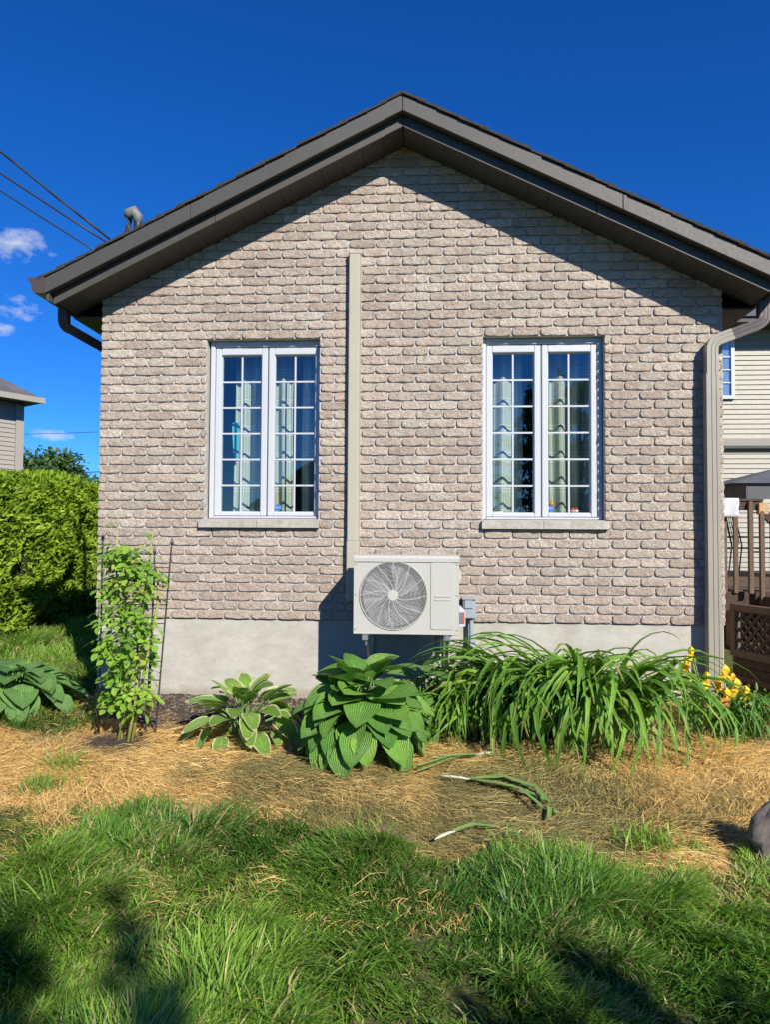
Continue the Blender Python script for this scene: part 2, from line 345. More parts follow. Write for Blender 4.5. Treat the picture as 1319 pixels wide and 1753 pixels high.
def strap_mat(name, c0, c1, basec):
    g = G(name); uv = g.co('UV'); s = g.n('ShaderNodeSeparateXYZ'); g.l(uv, s.inputs[0]); oi = g.n('ShaderNodeObjectInfo')
    c = g.mix(oi.outputs['Random'], c0, c1); c = g.mix(g.ramp(s.outputs[1], [(.03, (1, 1, 1)), (.3, (0, 0, 0))]), c, basec); rr_ = g.math('FRACT', g.math('MULTIPLY', oi.outputs['Random'], 37.7)); tipm = g.math('GREATER_THAN', g.math('ADD', s.outputs[1], g.math('MULTIPLY', rr_, .22)), 1.1); c = g.mix(g.math('MULTIPLY', tipm, .85), c, (.34, .24, .10)); yl = g.math('GREATER_THAN', rr_, .93); c = g.mix(g.math('MULTIPLY', yl, .5), c, (.42, .40, .10)); c = g.mix(.35, c, g.ramp(g.noise(55, 4, .7, g.pos()), [(.3, (.3, .3, .3)), (.7, (.7, .7, .7))]), 'OVERLAY')
    a = g.math('ABSOLUTE', s.outputs[0]); c = g.mix(g.ramp(a, [(.0, (.4, .4, .4)), (.2, (0, 0, 0))]), c, tuple(x*.6 for x in c0))
    g.base(c, .5, 0, .3); g.leafy(c, .28, 1.3); return g.m
M['lily'] = strap_mat('daylily_leaf', (.085, .20, .026), (.19, .35, .045), (.36, .42, .13))
M['iris'] = strap_mat('iris_leaf', (.085, .20, .045), (.16, .31, .06), (.28, .36, .12))
M['stem_green'] = simple('green_stem', (.16, .28, .08), .5, .2, 20)
M['cane'] = simple('rose_cane', (.33, .34, .09), .5, .25, 30)
M['rose_leaf'] = strap_mat('rose_leaf', (.12, .26, .028), (.29, .46, .055), (.2, .36, .05))
M['petal'] = simple('iris_petal', (.95, .62, .03), .6, .25, 60)
M['petal2'] = simple('iris_fall', (.62, .27, .05), .6, .3, 60)
M['bark'] = simple('bark', (.11, .085, .065), .9, .3, 12, .8, 40)
M['stone'] = simple('carved_stone', (.19, .16, .135), .92, .25, 12, .8, 60)
M['red_stone'] = simple('red_brown_stone', (.30, .17, .11), .9, .25, 20, .6, 60)
M['roof_far'] = simple('far_shingles', (.11, .105, .115), .95, .25, 3)
M['pole'] = woodm('pole_wood', (.14, .11, .085), (.2, .165, .13))

# ------------------------------------------------------------------ ground
def edge_lawn(x):
    xs = [-6, -2.6, -1.86, -1.55, -1.22, -.57, .01, .49, .88, 1.1, 1.37, 1.59, 2.2, 3.5]
    ys = [-1.7, -1.75, -1.83, -2.06, -1.95, -1.97, -2.09, -2.22, -2.40, -2.28, -2.02, -2.1, -2.3, -2.2]
    return np.interp(x, xs, ys)
def sst(a, b, x): t = np.clip((x-a)/(b-a), 0, 1); return t*t*(3-2*t)
def masks(x, y):
    n = sn(x, y, 5, 2)*.07+sn(x, y, 14, 3)*.07+sn(x, y, 30, 1)*.03
    front = sst(.16, -.14, y-edge_lawn(x)+n*1.25)
    left = sst(-1.93, -2.05, x+n*.6)*sst(-1.0, -.84, y+n+.09*(x+2))
    right = sst(2.55, 2.75, x)*sst(-.9, -.7, y)
    grass = np.maximum(np.maximum(front, left), right)
    soil = sst(-.75, -.5, y+n*1.5+.10*np.abs(x+.9))*sst(1.9, 1.2, x+n)
    soil = np.maximum(soil, np.exp(-(((x+1.68)/.24)**2+((y+.98)/.20)**2))*1.3)
    soil = np.maximum(soil, np.exp(-(((x+2.45)/.4)**2+((y+.78)/.12)**2)))
    soil = np.maximum(soil, np.exp(-(((x-.62)/.28)**2+((y+.72)/.22)**2))*1.1)
    olive = np.exp(-(((x+.48)/.34)**2+((y+1.35)/.42)**2))*1.2+np.exp(-(((x-.72)/.68)**2+((y+1.55)/.55)**2))*1.3+np.exp(-(((x-.2)/.9)**2+((y+1.95)/.25)**2))*.9+np.exp(-(((x+1.0)/.25)**2+((y+1.35)/.15)**2))*.8
    olive = np.clip(olive+.35*sn(x, y, 9, 1)*(olive > .15), 0, 1)
    return np.clip(grass, 0, 1), np.clip(soil, 0, 1)*(1-np.clip(grass, 0, 1)), olive
def axis(a, b, st, far):
    c = list(np.arange(a, b, st)); s = st; p = c[-1]
    while p < far: s *= 1.22; p += s; c.append(p)
    s = st; p = a
    while p > -far: s *= 1.22; p -= s; c.insert(0, p)
    return np.array(c)
gx = axis(-3.3, 3.3, .035, 900); gy = axis(-4.6, .6, .035, 900)
XX, YY = np.meshgrid(gx, gy, indexing='ij'); ZZ = gz(XX, YY)
gm, sm, om = masks(XX, YY); farm = sst(5, 9, np.hypot(XX, YY+1))
lump = .012*np.sin(31*XX+2*np.sin(23*YY))*np.sin(29*YY+2*np.sin(27*XX)); ZZ = ZZ+lump*(1-farm)*(.5+sm)*.7
V = np.stack([XX, YY, ZZ], -1).reshape(-1, 3); nx, ny = XX.shape
I = (np.arange(nx-1)[:, None]*ny+np.arange(ny-1)[None]).ravel(); Q = np.stack([I, I+ny, I+ny+1, I+1], -1)
me = np_mesh('ground', V, Q, M['ground'], floats={'straw': (1-gm-sm).ravel(), 'soil': sm.ravel(), 'grassy': gm.ravel(), 'olive': (om*(1-gm)).ravel(), 'far': farm.ravel()})
gnd = link(bpy.data.objects.new('ground', me)); tag(gnd, kind='structure')

# ------------------------------------------------------------------ brick house
FZ = .55; CH = .0667; HW = 2.274; SL = .49; DEP = 9.5
house = empty('brick_house', (0, 0, 0)); tag(house, 'beige rock-faced brick gable wing with two white windows', 'house')
OPEN = [(-1.468, -.620, 1.284, 2.618), (.581, 1.449, 1.284, 2.618)]
def soff(x): return 4.028-SL*abs(x)
mb = MB(); Y0 = .0055
xs = sorted({-HW, HW, 0.0}|{v for o in OPEN for v in o[:2]}); zs = [FZ, 1.217, 2.618, 2.9]
zs = [FZ, 1.284, 2.618, 2.9]
for i in range(len(xs)-1):
    for k in range(3):
        xa, xb, za, zb = xs[i], xs[i+1], zs[k], zs[k+1]
        if any(abs(xa-o[0]) < 1e-6 and k == 1 for o in OPEN): continue
        mb.add([(xa, Y0, za), (xb, Y0, za), (xb, Y0, zb), (xa, Y0, zb)], [(0, 1, 2, 3)])
mb.add([(-HW, Y0, 2.9), (0, Y0, 2.9), (HW, Y0, 2.9), (HW, Y0, 3.02), (0, Y0, 4.13), (-HW, Y0, 3.02)], [(0, 1, 4, 5), (1, 2, 3, 4)])
for (a, b, c, d) in OPEN:
    e = .17
    for p, q in (((a, c), (a, d)), ((a, d), (b, d)), ((b, d), (b, c)), ((b, c), (a, c))):
        mb.add([(p[0], Y0, p[1]), (q[0], Y0, q[1]), (q[0], e, q[1]), (p[0], e, p[1])], [(0, 1, 2, 3)])
wall = mb.build('front_wall', M['mortar'], house, fixn=False)
inn = MB()
for i in range(len(xs)-1):
    for k in range(3):
        xa, xb, za, zb = xs[i], xs[i+1], zs[k], zs[k+1]
        if any(abs(xa-o[0]) < 1e-6 and k == 1 for o in OPEN): continue
        inn.add([(xa, .172, za), (xb, .172, za), (xb, .172, zb), (xa, .172, zb)], [(0, 1, 2, 3)])
inn.box(-2.1, 2.1, 3.2, 3.25, .5, 2.85); inn.box(-.06, .06, .19, 3.2, .56, 2.85)
inn.build('interior_partition', M['interior'], house, fixn=False)
MB().box(-2.2, 2.2, .19, 9.3, .48, .55).build('interior_floor', M['raw_lit_wood'], house)
MB().box(-2.2, 2.2, .19, 9.3, 2.86, 2.9).build('interior_ceiling', M['interior'], house)
MB().box(-HW, -HW+.1, .02, DEP, FZ, 3.0).build('side_wall', M['side_brick'], house)
MB().box(HW-.1, HW, .02, DEP, FZ, 3.0).build('side_wall', M['side_brick'], house)
MB().prism([(-HW+.1, FZ), (HW-.1, FZ), (HW-.1, 3), (0, 4.1), (-HW+.1, 3)], 'y', DEP-.1, DEP).build('back_wall', M['side_brick'], house)
MB().box(-HW+.004, HW-.004, .013, DEP-.01, -.35, FZ).build('foundation', M['parging'], house, bevel=.006)
# bricks
def brick_verts(L, H, r):
    nx_, nz_ = 7, 4; v = []; cr = min(.010, L*.2)
    for k in range(nz_):
        for i in range(nx_):
            s, t = i/(nx_-1), k/(nz_-1); ed = i in (0, nx_-1) or k in (0, nz_-1); co = i in (0, nx_-1) and k in (0, nz_-1)
            if not ed:
                s = .045+.91*(i-1)/(nx_-3); t = .14+.72*(k-1)/(nz_-3)
            x, z = (s-.5)*L, (t-.5)*H
            j = .0022
            x += r.uniform(-j, j); z += r.uniform(-j, j)*(.8 if ed else 1)
            if co: x -= math.copysign(cr*.55, x); z -= math.copysign(cr*.45, z)
            y = r.uniform(-.0078, -.0046) if ed else r.uniform(-.0102, -.0062)
            v.append((x, y, z))
    ring = [i for i in range(nx_)]+[k*nx_+nx_-1 for k in range(1, nz_)]+[(nz_-1)*nx_+i for i in range(nx_-2, -1, -1)]+[k*nx_ for k in range(nz_-2, 0, -1)]
    f = [(k*nx_+i, k*nx_+i+1, (k+1)*nx_+i+1, (k+1)*nx_+i) for k in range(nz_-1) for i in range(nx_-1)]
    n0 = len(v)
    for q in ring: v.append((v[q][0]*.995, .022, v[q][2]*.99))
    m_ = len(ring)
    for q in range(m_): f.append((ring[q], n0+q, n0+(q+1) % m_, ring[(q+1) % m_]))
    return v, f
def mk_brick_mesh(v, f, tints=None):
    me = bpy.data.meshes.new('brick'); me.from_pydata(v, [], f); a = me.attributes.new('tint', 'FLOAT', 'FACE')
    if tints is not None: a.data.foreach_set('value', tints)
    me.materials.append(M['brick']); me.update(); return me
HB = CH-.0078
pieces = []
for row in range(0, 53):
    z0 = FZ+row*CH; zc = z0+CH/2; off = .066 if row % 2 else .166
    joints = [-HW]+[-HW+off+.2*k for k in range(0, 24)]
    joints = [j+rnd.uniform(-.004, .004) if j > -HW else j for j in joints if j < HW-.03]+[HW+.0045]
    joints[0] = -HW-.0045
    for a, b in zip(joints[:-1], joints[1:]):
        segs = [(a, b)]
        for (oa, ob, oc, od) in OPEN:
            if oc-.068 < zc < od:
                lo, hi = oa, ob
                if zc < oc: lo, hi = (-1.5, -.611) if oa < 0 else (.572, 1.468)
                ns = []
                for (p, q) in segs:
                    if q <= lo or p >= hi: ns.append((p, q)); continue
                    if p < lo: ns.append((p, lo+.004))
                    if q > hi: ns.append((hi-.004, q))
                segs = ns
        for p, q in segs:
            lim = (4.028+.07-(zc))/SL
            p2, q2 = max(p, -lim), min(q, lim)
            if q2-p2 < .028: continue
            pieces.append((p2+.0042, q2-.0042, zc, row))
proto = [mk_brick_mesh(*brick_verts(.19, HB, rnd)) for _ in range(14)]
def score(p):
    a, b, z, row = p; x = (a+b)/2
    if abs((b-a)-.1916) > .012: return 1e9
    if -.33 < x < .42 and z < 1.10 or -.45 < x < -.28 or x > 2.05 or (z < .75 and x < -1.5): return 1e9
    if z > soff(x)-.2: return 1e9
    return (x-CAM.x)**2+(z-CAM.z)**2
pieces.sort(key=score); jv, jf, jt = [], [], []
for i, (a, b, z, row) in enumerate(pieces):
    x = (a+b)/2
    if i < 300:
        o = inst('brick', proto[i % 14], wall, (x, rnd.uniform(-.002, .002), z)); o.scale = ((b-a)/.19, 1, 1)
    else:
        v, f = brick_verts(b-a, HB, rnd); k = len(jv); dy = rnd.uniform(-.002, .002); jv += [(p[0]+x, p[1]+dy, p[2]+z) for p in v]; jf += [tuple(q+k for q in w) for w in f]; jt += [rnd.random()]*len(f)
o = link(bpy.data.objects.new('bricks', mk_brick_mesh(jv, jf, jt)), wall); tag(o, kind='stuff')

# roof
roof = empty('roof', (0, 0, 0), house)
def slope_slab(s, u0, u1, y0, y1, zb, zt, name, mat, bevel=0):
    x0, x1 = s*u0, s*u1
    m = MB().hexa([(x0, y0, zb-SL*u0), (x1, y0, zb-SL*u1), (x1, y1, zb-SL*u1), (x0, y1, zb-SL*u0)], [(x0, y0, zt-SL*u0), (x1, y0, zt-SL*u1), (x1, y1, zt-SL*u1), (x0, y1, zt-SL*u0)])
    return m.build(name, mat, roof, bevel=bevel)
for s in (-1, 1):
    slope_slab(s, .0, 2.50, -.335, DEP, 4.125, 4.212, 'roof_deck', M['shingle'])
    for (u0, u1) in ((.0015, 1.49), (1.4925, 2.535)): slope_slab(s, u0, u1, -.352, -.338, 4.103, 4.214, 'fascia_board', M['fascia'], .003)
    for (u0, u1) in ((.0015, 1.33), (1.3325, 2.50)): slope_slab(s, u0, u1, -.286, -.274, 4.026, 4.106, 'fascia_board', M['fascia'], .003)
    slope_slab(s, .0, 2.50, -.337, -.270, 4.107, 4.122, 'fascia_return', M['soffit'])
    for k in range(17):
        u0 = .003+k*.146; slope_slab(s, u0, min(u0+.1445, 2.49), -.2735, .0085, 4.034, 4.046, 'soffit_panel', M['soffit'], .002)
    for k in range(18):
        u0 = .01+k*.1425; j = rnd.uniform(-.006, .006)
        m = MB(); x0, x1 = s*(u0-.05 if k else .0), s*(u0+.155); ya, yb = -.366+j, DEP+.1; zz = 4.214
        za, zb_ = zz-SL*abs(x0), zz-SL*abs(x1)
        m.hexa([(x0, ya, za), (x1, ya, zb_+.008), (x1, yb, zb_+.008), (x0, yb, za)], [(x0, ya, za+.010), (x1, ya, zb_+.030), (x1, yb, zb_+.030), (x0, yb, za+.010)])
        m.build('shingle_course', M['shingle'], roof)
    # eave fascia, eave soffit, gutter
    MB().box(min(s*2.505, s*2.525), max(s*2.505, s*2.525), -.335, DEP, 2.815, 2.975).build('eave_fascia', M['fascia'], roof)
    MB().box(min(s*(HW-.02), s*2.503), max(s*(HW-.02), s*2.503), .012, DEP, 2.795, 2.808).build('eave_soffit', M['soffit'], roof)
    prof = [(2.528, 2.975), (2.528, 2.862), (2.60, 2.862), (2.618, 2.885), (2.625, 2.93), (2.645, 2.95), (2.645, 2.972), (2.634, 2.972), (2.634, 2.955), (2.615, 2.938), (2.606, 2.89), (2.594, 2.872), (2.538, 2.872), (2.538, 2.975)]
    gt = MB().prism([(s*a, b) for a, b in prof], 'y', -.355, DEP-.4).build('gutter', M['gutter'], house)
    MB().prism([(s*a, b) for a, b in prof[:7]], 'y', -.362, -.3555).build('end_cap', M['gutter'], gt)
MB().prism([(-.10, 4.214-.049+.010), (0, 4.226), (.10, 4.214-.049+.010), (.10, 4.214-.049+.022), (0, 4.240), (-.10, 4.214-.049+.022)], 'y', -.364, DEP+.1).build('ridge_cap', M['shingle'], roof)

# windows
def window(a, b, zc0, zc1):
    w = empty('window', ((a+b)/2, .05, zc0), house); ox, oy, oz = w.location
    def L(m, n, mt, **k):
        m.v = [(x-ox, y-oy, z-oz) for x, y, z in m.v]; return m.build(n, mt, w, **k)
    c = -1.019 if a < 0 else 1.009
    fx0, fx1 = c-.436, c+.436; f = MB(); z0, z1 = zc0+.004, zc1-.002
    f.box(fx0, fx0+.034, .055, .16, z0, z1).box(fx1-.034, fx1, .055, .16, z0, z1).box(fx0+.034, fx1-.034, .055, .16, z1-.042, z1).box(fx0+.034, fx1-.034, .045, .16, z0, z0+.016)
    L(f, 'frame', M['white'], bevel=.004)
    for (g0, g1) in ((c-.356, c-.050), (c+.048, c+.356)):
        gz0, gz1 = 1.336, 2.516; s = MB(); o0, o1 = (fx0+.036, c-.004) if g0 < c else (c+.004, fx1-.036)
        s.box(o0, g0, .066, .12, z0+.019, z1-.045).box(g1, o1, .066, .12, z0+.019, z1-.045).box(g0, g1, .066, .12, z0+.019, gz0).box(g0, g1, .066, .12, gz1, z1-.045)
        L(s, 'sash', M['white'], bevel=.005)
        bd = MB(); t = .005
        bd.box(g0+.0005, g0+t, .080, .112, gz0, gz1).box(g1-t, g1-.0005, .080, .112, gz0, gz1).box(g0+t, g1-t, .080, .112, gz0+.0005, gz0+t).box(g0+t, g1-t, .080, .112, gz1-t, gz1-.0005)
        L(bd, 'glazing_bead', M['white'])
        g0 += t; g1 -= t; gz0 += t; gz1 -= t; gm_ = (g0+g1)/2; ph = (gz1-gz0)/6
        L(MB().box(gm_-.006, gm_+.006, .087, .099, gz0, gz1), 'muntin', M['white'])
        for k in range(1, 6): L(MB().box(g0, g1, .0865, .0995, gz0+k*ph-.006, gz0+k*ph+.006), 'muntin', M['white'])
        for i in range(2):
            for k in range(6):
                x0, x1 = (g0, gm_-.006) if i == 0 else (gm_+.006, g1); za, zb = gz0+k*ph+(.006 if k else 0), gz0+(k+1)*ph-(.006 if k < 5 else 0)
                L(MB().add([(x0, .094, za), (x1, .094, za), (x1, .094, zb), (x0, .094, zb)], [(0, 1, 2, 3)]), 'pane', M['glass'], fixn=False)
    L(MB().box(c-.0035, c+.0035, .075, .12, z0+.02, z1-.046), 'seal', M['dark_gap'])
    xa, xb = (-1.5, -.611) if a < 0 else (.572, 1.468); mid = (xa+xb)/2-.01
    for p, q in ((xa, mid-.002), (mid+.002, xb)):
        s = MB(); n = 10
        for i in range(n):
            x0, x1 = p+(q-p)*i/n, p+(q-p)*(i+1)/n
            if i == 0: ya = [-.045+rnd.uniform(-.004, .004) for _ in range(2)]
            yb_ = [-.045+rnd.uniform(-.005, .005) for _ in range(2)]
            s.add([(x0, ya[0], 1.2195), (x1, yb_[0], 1.2195), (x1, yb_[1]+.004, 1.276), (x0, ya[1]+.004, 1.276), (x1, .052, 1.286), (x0, .052, 1.286), (x1, .05, 1.2195), (x0, .05, 1.2195)],
                  [(0, 1, 2, 3), (3, 2, 4, 5), (1, 0, 7, 6)]+([(0, 3, 5, 7)] if i == 0 else [])+([(1, 6, 4, 2)] if i == n-1 else [])); ya = yb_
        L(s, 'sill_stone', M['stone_sill'], fixn=False)
    return w
for o in OPEN: window(*o)

# downspouts (rectangular tube along a path)
def rect_tube(pts, w, d, name, mat, parent, ribs=True):
    m = MB(); pts = [Vector(p) for p in pts]; prof = [(-w/2, -d/2), (-w/4, -d/2), (-w/4+.002, -d/2+.004), (-w/8, -d/2+.004), (-w/8+.002, -d/2), (w/8-.002, -d/2), (w/8, -d/2+.004), (w/4-.002, -d/2+.004), (w/4, -d/2), (w/2, -d/2), (w/2, d/2), (-w/2, d/2)]
    n = len(prof)
    for i, p in enumerate(pts):
        t = (pts[min(i+1, len(pts)-1)]-pts[max(i-1, 0)]).normalized()
        b = Vector((0, 1, 0)); a = b.cross(t).normalized()
        if a.x < 0 and abs(a.x) > .05: a = -a
        if abs(t.z) > .99: a = Vector((1, 0, 0))
        b2 = t.cross(a).normalized()
        if b2.y < 0: b2 = -b2
        m.v += [tuple(p+a*q[0]+b2*q[1]) for q in prof]
    for i in range(len(pts)-1):
        for j in range(n): m.f.append((i*n+j, i*n+(j+1) % n, (i+1)*n+(j+1) % n, (i+1)*n+j))
    m.f.append(tuple(range(n))); m.f.append(tuple((len(pts)-1)*n+j for j in range(n)))
    return m.build(name, mat, parent)
def bend(p0, p1, p2, n=6, k=.5):
    p0, p1, p2 = Vector(p0), Vector(p1), Vector(p2); a = p1+(p0-p1).normalized()*k; b = p1+(p2-p1).normalized()*k
    return [a*(1-t)**2+p1*2*t*(1-t)+b*t*t for t in [i/n for i in range(n+1)]]
A, B, C, D = (2.515, -.10, 2.86), (2.515, -.10, 2.665), (2.165, -.075, 2.535), (2.165, -.075, 2.29)
ds = empty('downspout', (2.19, -.07, .2), house)
def reparent(o, p): o.parent = p; o.matrix_parent_inverse = Matrix.Translation(-Vector(p.location)); return o
reparent(rect_tube([A]+bend(A, B, C, 6, .05)+[Vector(B).lerp(Vector(C), .62)], .074, .06, 'upper_elbow', M['gutter'], house), ds)
reparent(rect_tube([Vector(B).lerp(Vector(C), .60)]+bend(B, C, D, 6, .06)+[D], .078, .064, 'lower_elbow', M['beige'], house), ds)
reparent(rect_tube([(2.165, -.075, 2.31), (2.165, -.075, .66)], .090, .068, 'pipe', M['beige'], house), ds)
reparent(rect_tube([(2.165, -.075, .68), (2.165, -.075, .02), (2.165, -.10, -.02)], .095, .072, 'pipe', M['beige'], house), ds)
A, B, C, D = (-2.56, -.02, 2.865), (-2.56, -.02, 2.73), (-2.325, .40, 2.60), (-2.325, .40, 2.3)
ds2 = empty('downspout', (-2.32, .1, .2), house)
reparent(rect_tube([A]+bend(A, B, C, 6, .05)+[Vector(B).lerp(Vector(C), .72)], .070, .058, 'upper_elbow', M['gutter'], house), ds2)
reparent(rect_tube([Vector(B).lerp(Vector(C), .70)]+bend(B, C, D, 6, .05)+[D, (-2.325, .40, .05)], .072, .06, 'pipe', M['beige'], house), ds2)

# curtains and sill things behind the glass
def curtain(x0, x1, per, amp, label, ph):
    n = int((x1-x0)/.008); m = MB(); uv = []; arc = 0; last = None
    cols = []
    for i in range(n+1):
        x = x0+(x1-x0)*i/n; y = .285+amp*math.sin((x-x0)/per*6.283+ph)+amp*.4*math.sin((x-x0)/per*2.6+ph*2)
        if last: arc += math.hypot(x-last[0], y-last[1])
        last = (x, y); cols.append((x, y, arc))
    zs_ = [1.02, 1.4, 1.8, 2.2, 2.72]
    for k, z in enumerate(zs_):
        for (x, y, a) in cols: m.v.append((x+.006*math.sin(z*3+x*9), y, z)); uv.append((a, z))
    w = n+1
    for k in range(len(zs_)-1):
        for i in range(n): m.f.append((k*w+i, k*w+i+1, (k+1)*w+i+1, (k+1)*w+i))
    o = m.build('curtain', M['curtain'], None, smooth=True, fixn=False); l = o.data.uv_layers.new(name='UVMap')
    for lp in o.data.loops: l.data[lp.index].uv = uv[lp.vertex_index]
    sm_ = o.modifiers.new('thick', 'SOLIDIFY'); sm_.thickness = .003
    tag(o, label, 'curtain', 'sage plaid curtains')
curtain(-1.33, -.87, .105, .026, 'pale green plaid curtain beside the turquoise ornament in the window', .3)
curtain(-.80, -.50, .11, .026, 'narrow pale green plaid curtain next to the tall ivory line cover', 1.2)
curtain(.46, .90, .12, .022, 'pale green plaid curtain behind the clear plastic tub', 2.2)
curtain(.985, 1.50, .125, .03, 'pale green plaid curtain behind the orange ball', .8)
for x in (-1.0, .97):
    t = MB().box(x-.62 if x < 0 else .36, -.45 if x < 0 else 1.6, .178, .27, 1.255, 1.275).build('window_board', M['white'], house)
def sticker(x, lab):
    z = 1.371; o = MB().prism([(x+.026*math.cos(R(22.5+45*k)), z+.026*math.sin(R(22.5+45*k))) for k in range(8)], 'y', .0890, .0905).build('alarm_sticker', simple('sticker_blue', (.03, .16, .52), .4), None)
    cu = bpy.data.curves.new('letters', 'FONT'); cu.body = 'ADT'; cu.size = .022; cu.align_x = 'CENTER'; cu.align_y = 'CENTER'; cu.extrude = .0003
    t = bpy.data.objects.new('letters', cu); COL.objects.link(t); bpy.context.view_layer.update()
    me = bpy.data.meshes.new_from_object(t); bpy.data.objects.remove(t); me.materials.clear(); me.materials.append(M['white'])
    k = link(bpy.data.objects.new('letters', me), o); k.rotation_euler = (math.pi/2, 0, 0); k.location = (x, .0885, z); tag(o, lab, 'sticker')
sticker(-.938, 'blue octagonal alarm sticker on the window next to the line cover')
sticker(1.082, 'blue octagonal alarm sticker below the orange ball in the window')
o = MB().lathe([(.002, 0), (.018, .01), (.024, .025), (.018, .04), (.002, .05)], (1.105, .22, 1.385), n=14).build('orange_ball', simple('orange', (.75, .28, .03), .6), None, smooth=True); tag(o, 'small orange ball above the blue sticker inside the window', 'ornament')
o = empty('fruit_bowl', (1.28, .225, 1.276)); tag(o, 'red fruit in a footed glass bowl on the indoor window board', 'bowl')
MB().lathe([(.03, 0), (.03, .005), (.008, .012), (.008, .05), (.045, .065), (.05, .09), (.046, .09)], (0, 0, 0)).build('bowl', M['white'], o, smooth=True)
for k in range(5): MB().lathe([(.002, 0), (.014, .006), (.019, .018), (.014, .032), (.003, .036)], (.022*math.cos(k*1.26), .022*math.sin(k*1.26), .075), n=10).build('fruit', simple('red_fruit', (.45, .03, .02), .4), o, smooth=True)
o = empty('plastic_tub', (.70, .222, 1.276)); tag(o, 'clear pale plastic tub on the indoor window board', 'tub')
MB().lathe([(.055, 0), (.06, .005), (.068, .06), (.066, .06), (.058, .008)], (0, 0, 0)).build('body', simple('tub', (.6, .68, .64), .3), o, smooth=True)
MB().lathe([(.072, .061), (.072, .072), (.066, .075)], (0, 0, 0)).build('lid', simple('tub_lid', (.62, .72, .68), .3), o, smooth=True)
m = MB()
for k in range(4):
    x = -1.318+.006*k; m.add([(x-.02, .235+.006*k, 2.03), (x+.02, .24+.006*k, 2.035), (x+.012, .24+.006*k, 1.82-.02*k), (x-.006, .235+.006*k, 1.80-.02*k)], [(0, 1, 2, 3)])
o = m.build('hanging_ornament', simple('turquoise', (.05, .42, .48), .5), None); tag(o, 'turquoise hanging ornament behind a window pane', 'ornament'); o.modifiers.new('t', 'SOLIDIFY').thickness = .004
# ------------------------------------------------------------------ line cover, heat pump, disconnect
lc = empty('line_cover', (-.363, 0, .69)); tag(lc, 'tall ivory plastic line cover running up the brick wall', 'line cover')
def cov(x0, x1, z0, z1, d, n, bev=.006):
    m = MB().prism([(x0-.006, -.0), (x0, -d+.006), (x0+.006, -d), (x1-.014, -d), (x1-.004, -d+.012), (x1+.004, 0.0)], 'z', z0, z1); m.v = [(x+.363, y, z-.69) for x, y, z in m.v]; m.build(n, M['cover'], lc)
cov(-.402, -.318, 1.13, 3.225, .062, 'cover_strip'); cov(-.405, -.313, .70, 1.128, .066, 'cover_strip')
cov(-.404, -.315, 3.2255, 3.235, .065, 'end_cap'); cov(-.405, -.315, .692, .6985, .066, 'end_cap')
HPX0, HPX1, HPZ0, HPZ1, HPY = -.302, .390, .533, 1.022, -.50
hp = empty('heat_pump', (.044, -.35, HPZ0)); tag(hp, 'ivory wall-mounted heat pump unit with round fan grille', 'heat pump')
def HP(m, n, mt, parent=None, **k):
    m.v = [(x-.044, y+.35, z-HPZ0) for x, y, z in m.v]; return m.build(n, mt, parent or hp, **k)
FCX, FCZ, FR = -.040, .774, .226
m = MB(); NA = 72; ang = sorted({2*math.pi*i/NA for i in range(NA)}|{math.atan2(z-FCZ, x-FCX) % (2*math.pi) for x in (HPX0, HPX1) for z in (HPZ0, HPZ1)})
inn_, outr = [], []
for a in ang:
    c, s_ = math.cos(a), math.sin(a); t = min((HPX1-FCX)/c if c > 1e-9 else ((HPX0-FCX)/c if c < -1e-9 else 9), (HPZ1-FCZ)/s_ if s_ > 1e-9 else ((HPZ0-FCZ)/s_ if s_ < -1e-9 else 9))
    inn_.append((FCX+c*FR, FCZ+s_*FR)); outr.append((FCX+c*t, FCZ+s_*t))
n = len(ang); m.v = [(x, HPY, z) for x, z in inn_]+[(x, HPY, z) for x, z in outr]+[(x, HPY+.29, z) for x, z in outr]+[(FCX+(x-FCX)*.97, HPY+.03, FCZ+(z-FCZ)*.97) for x, z in inn_]+[(FCX+(x-FCX)*.985, HPY-.006, FCZ+(z-FCZ)*.985) for x, z in inn_]
for i in range(n):
    j = (i+1) % n; m.f += [(i, j, n+j, n+i), (n+i, n+j, 2*n+j, 2*n+i), (4*n+i, 4*n+j, j, i), (3*n+i, 3*n+j, 4*n+j, 4*n+i)]
HP(m, 'casing', M['hp'], fixn=True)
HP(MB().box(HPX0, HPX1, HPY+.285, HPY+.292, HPZ0, HPZ1), 'back_panel', M['coil'])
HP(MB().box(HPX0+.01, HPX1-.01, HPY+.06, HPY+.07, HPZ0+.01, HPZ1-.01), 'shroud', M['coil'])
HP(MB().prism([(HPY-.007, HPZ1-.030), (HPY-.007, HPZ1-.002), (HPY+.004, HPZ1+.012), (HPY+.05, HPZ1+.016), (HPY+.298, HPZ1+.016), (HPY+.298, HPZ1-.03), (HPY+.294, HPZ1-.03), (HPY+.294, HPZ1+.0015), (HPY-.002, HPZ1+.0015), (HPY-.002, HPZ1-.03)], 'x', HPX0-.004, HPX1+.004), 'top_panel', M['hp'], bevel=.003)
HP(MB().box(HPX0-.002, HPX1+.002, HPY-.004, HPY+.29, HPZ0-.012, HPZ0-.0005), 'base_tray', M['hp'], bevel=.003)
m = MB()
def ring(m, r, y, t, n=64):
    k = len(m.v)
    for i in range(n):
        a = 2*math.pi*i/n
        for (dr, dy) in ((t, 0), (0, -t), (-t, 0), (0, t)): m.v.append((FCX+(r+dr)*math.cos(a), y+dy, FCZ+(r+dr)*math.sin(a)))
    for i in range(n):
        for q in range(4): m.f.append((k+i*4+q, k+i*4+(q+1) % 4, k+((i+1) % n)*4+(q+1) % 4, k+((i+1) % n)*4+q))
for i in range(22): ring(m, .040+i*.0084, HPY-.012+.000*i+.004*(i/22)**2, .0017)
tag(HP(m, 'grille_ring', M['hp_grille'], fixn=False), kind='stuff')
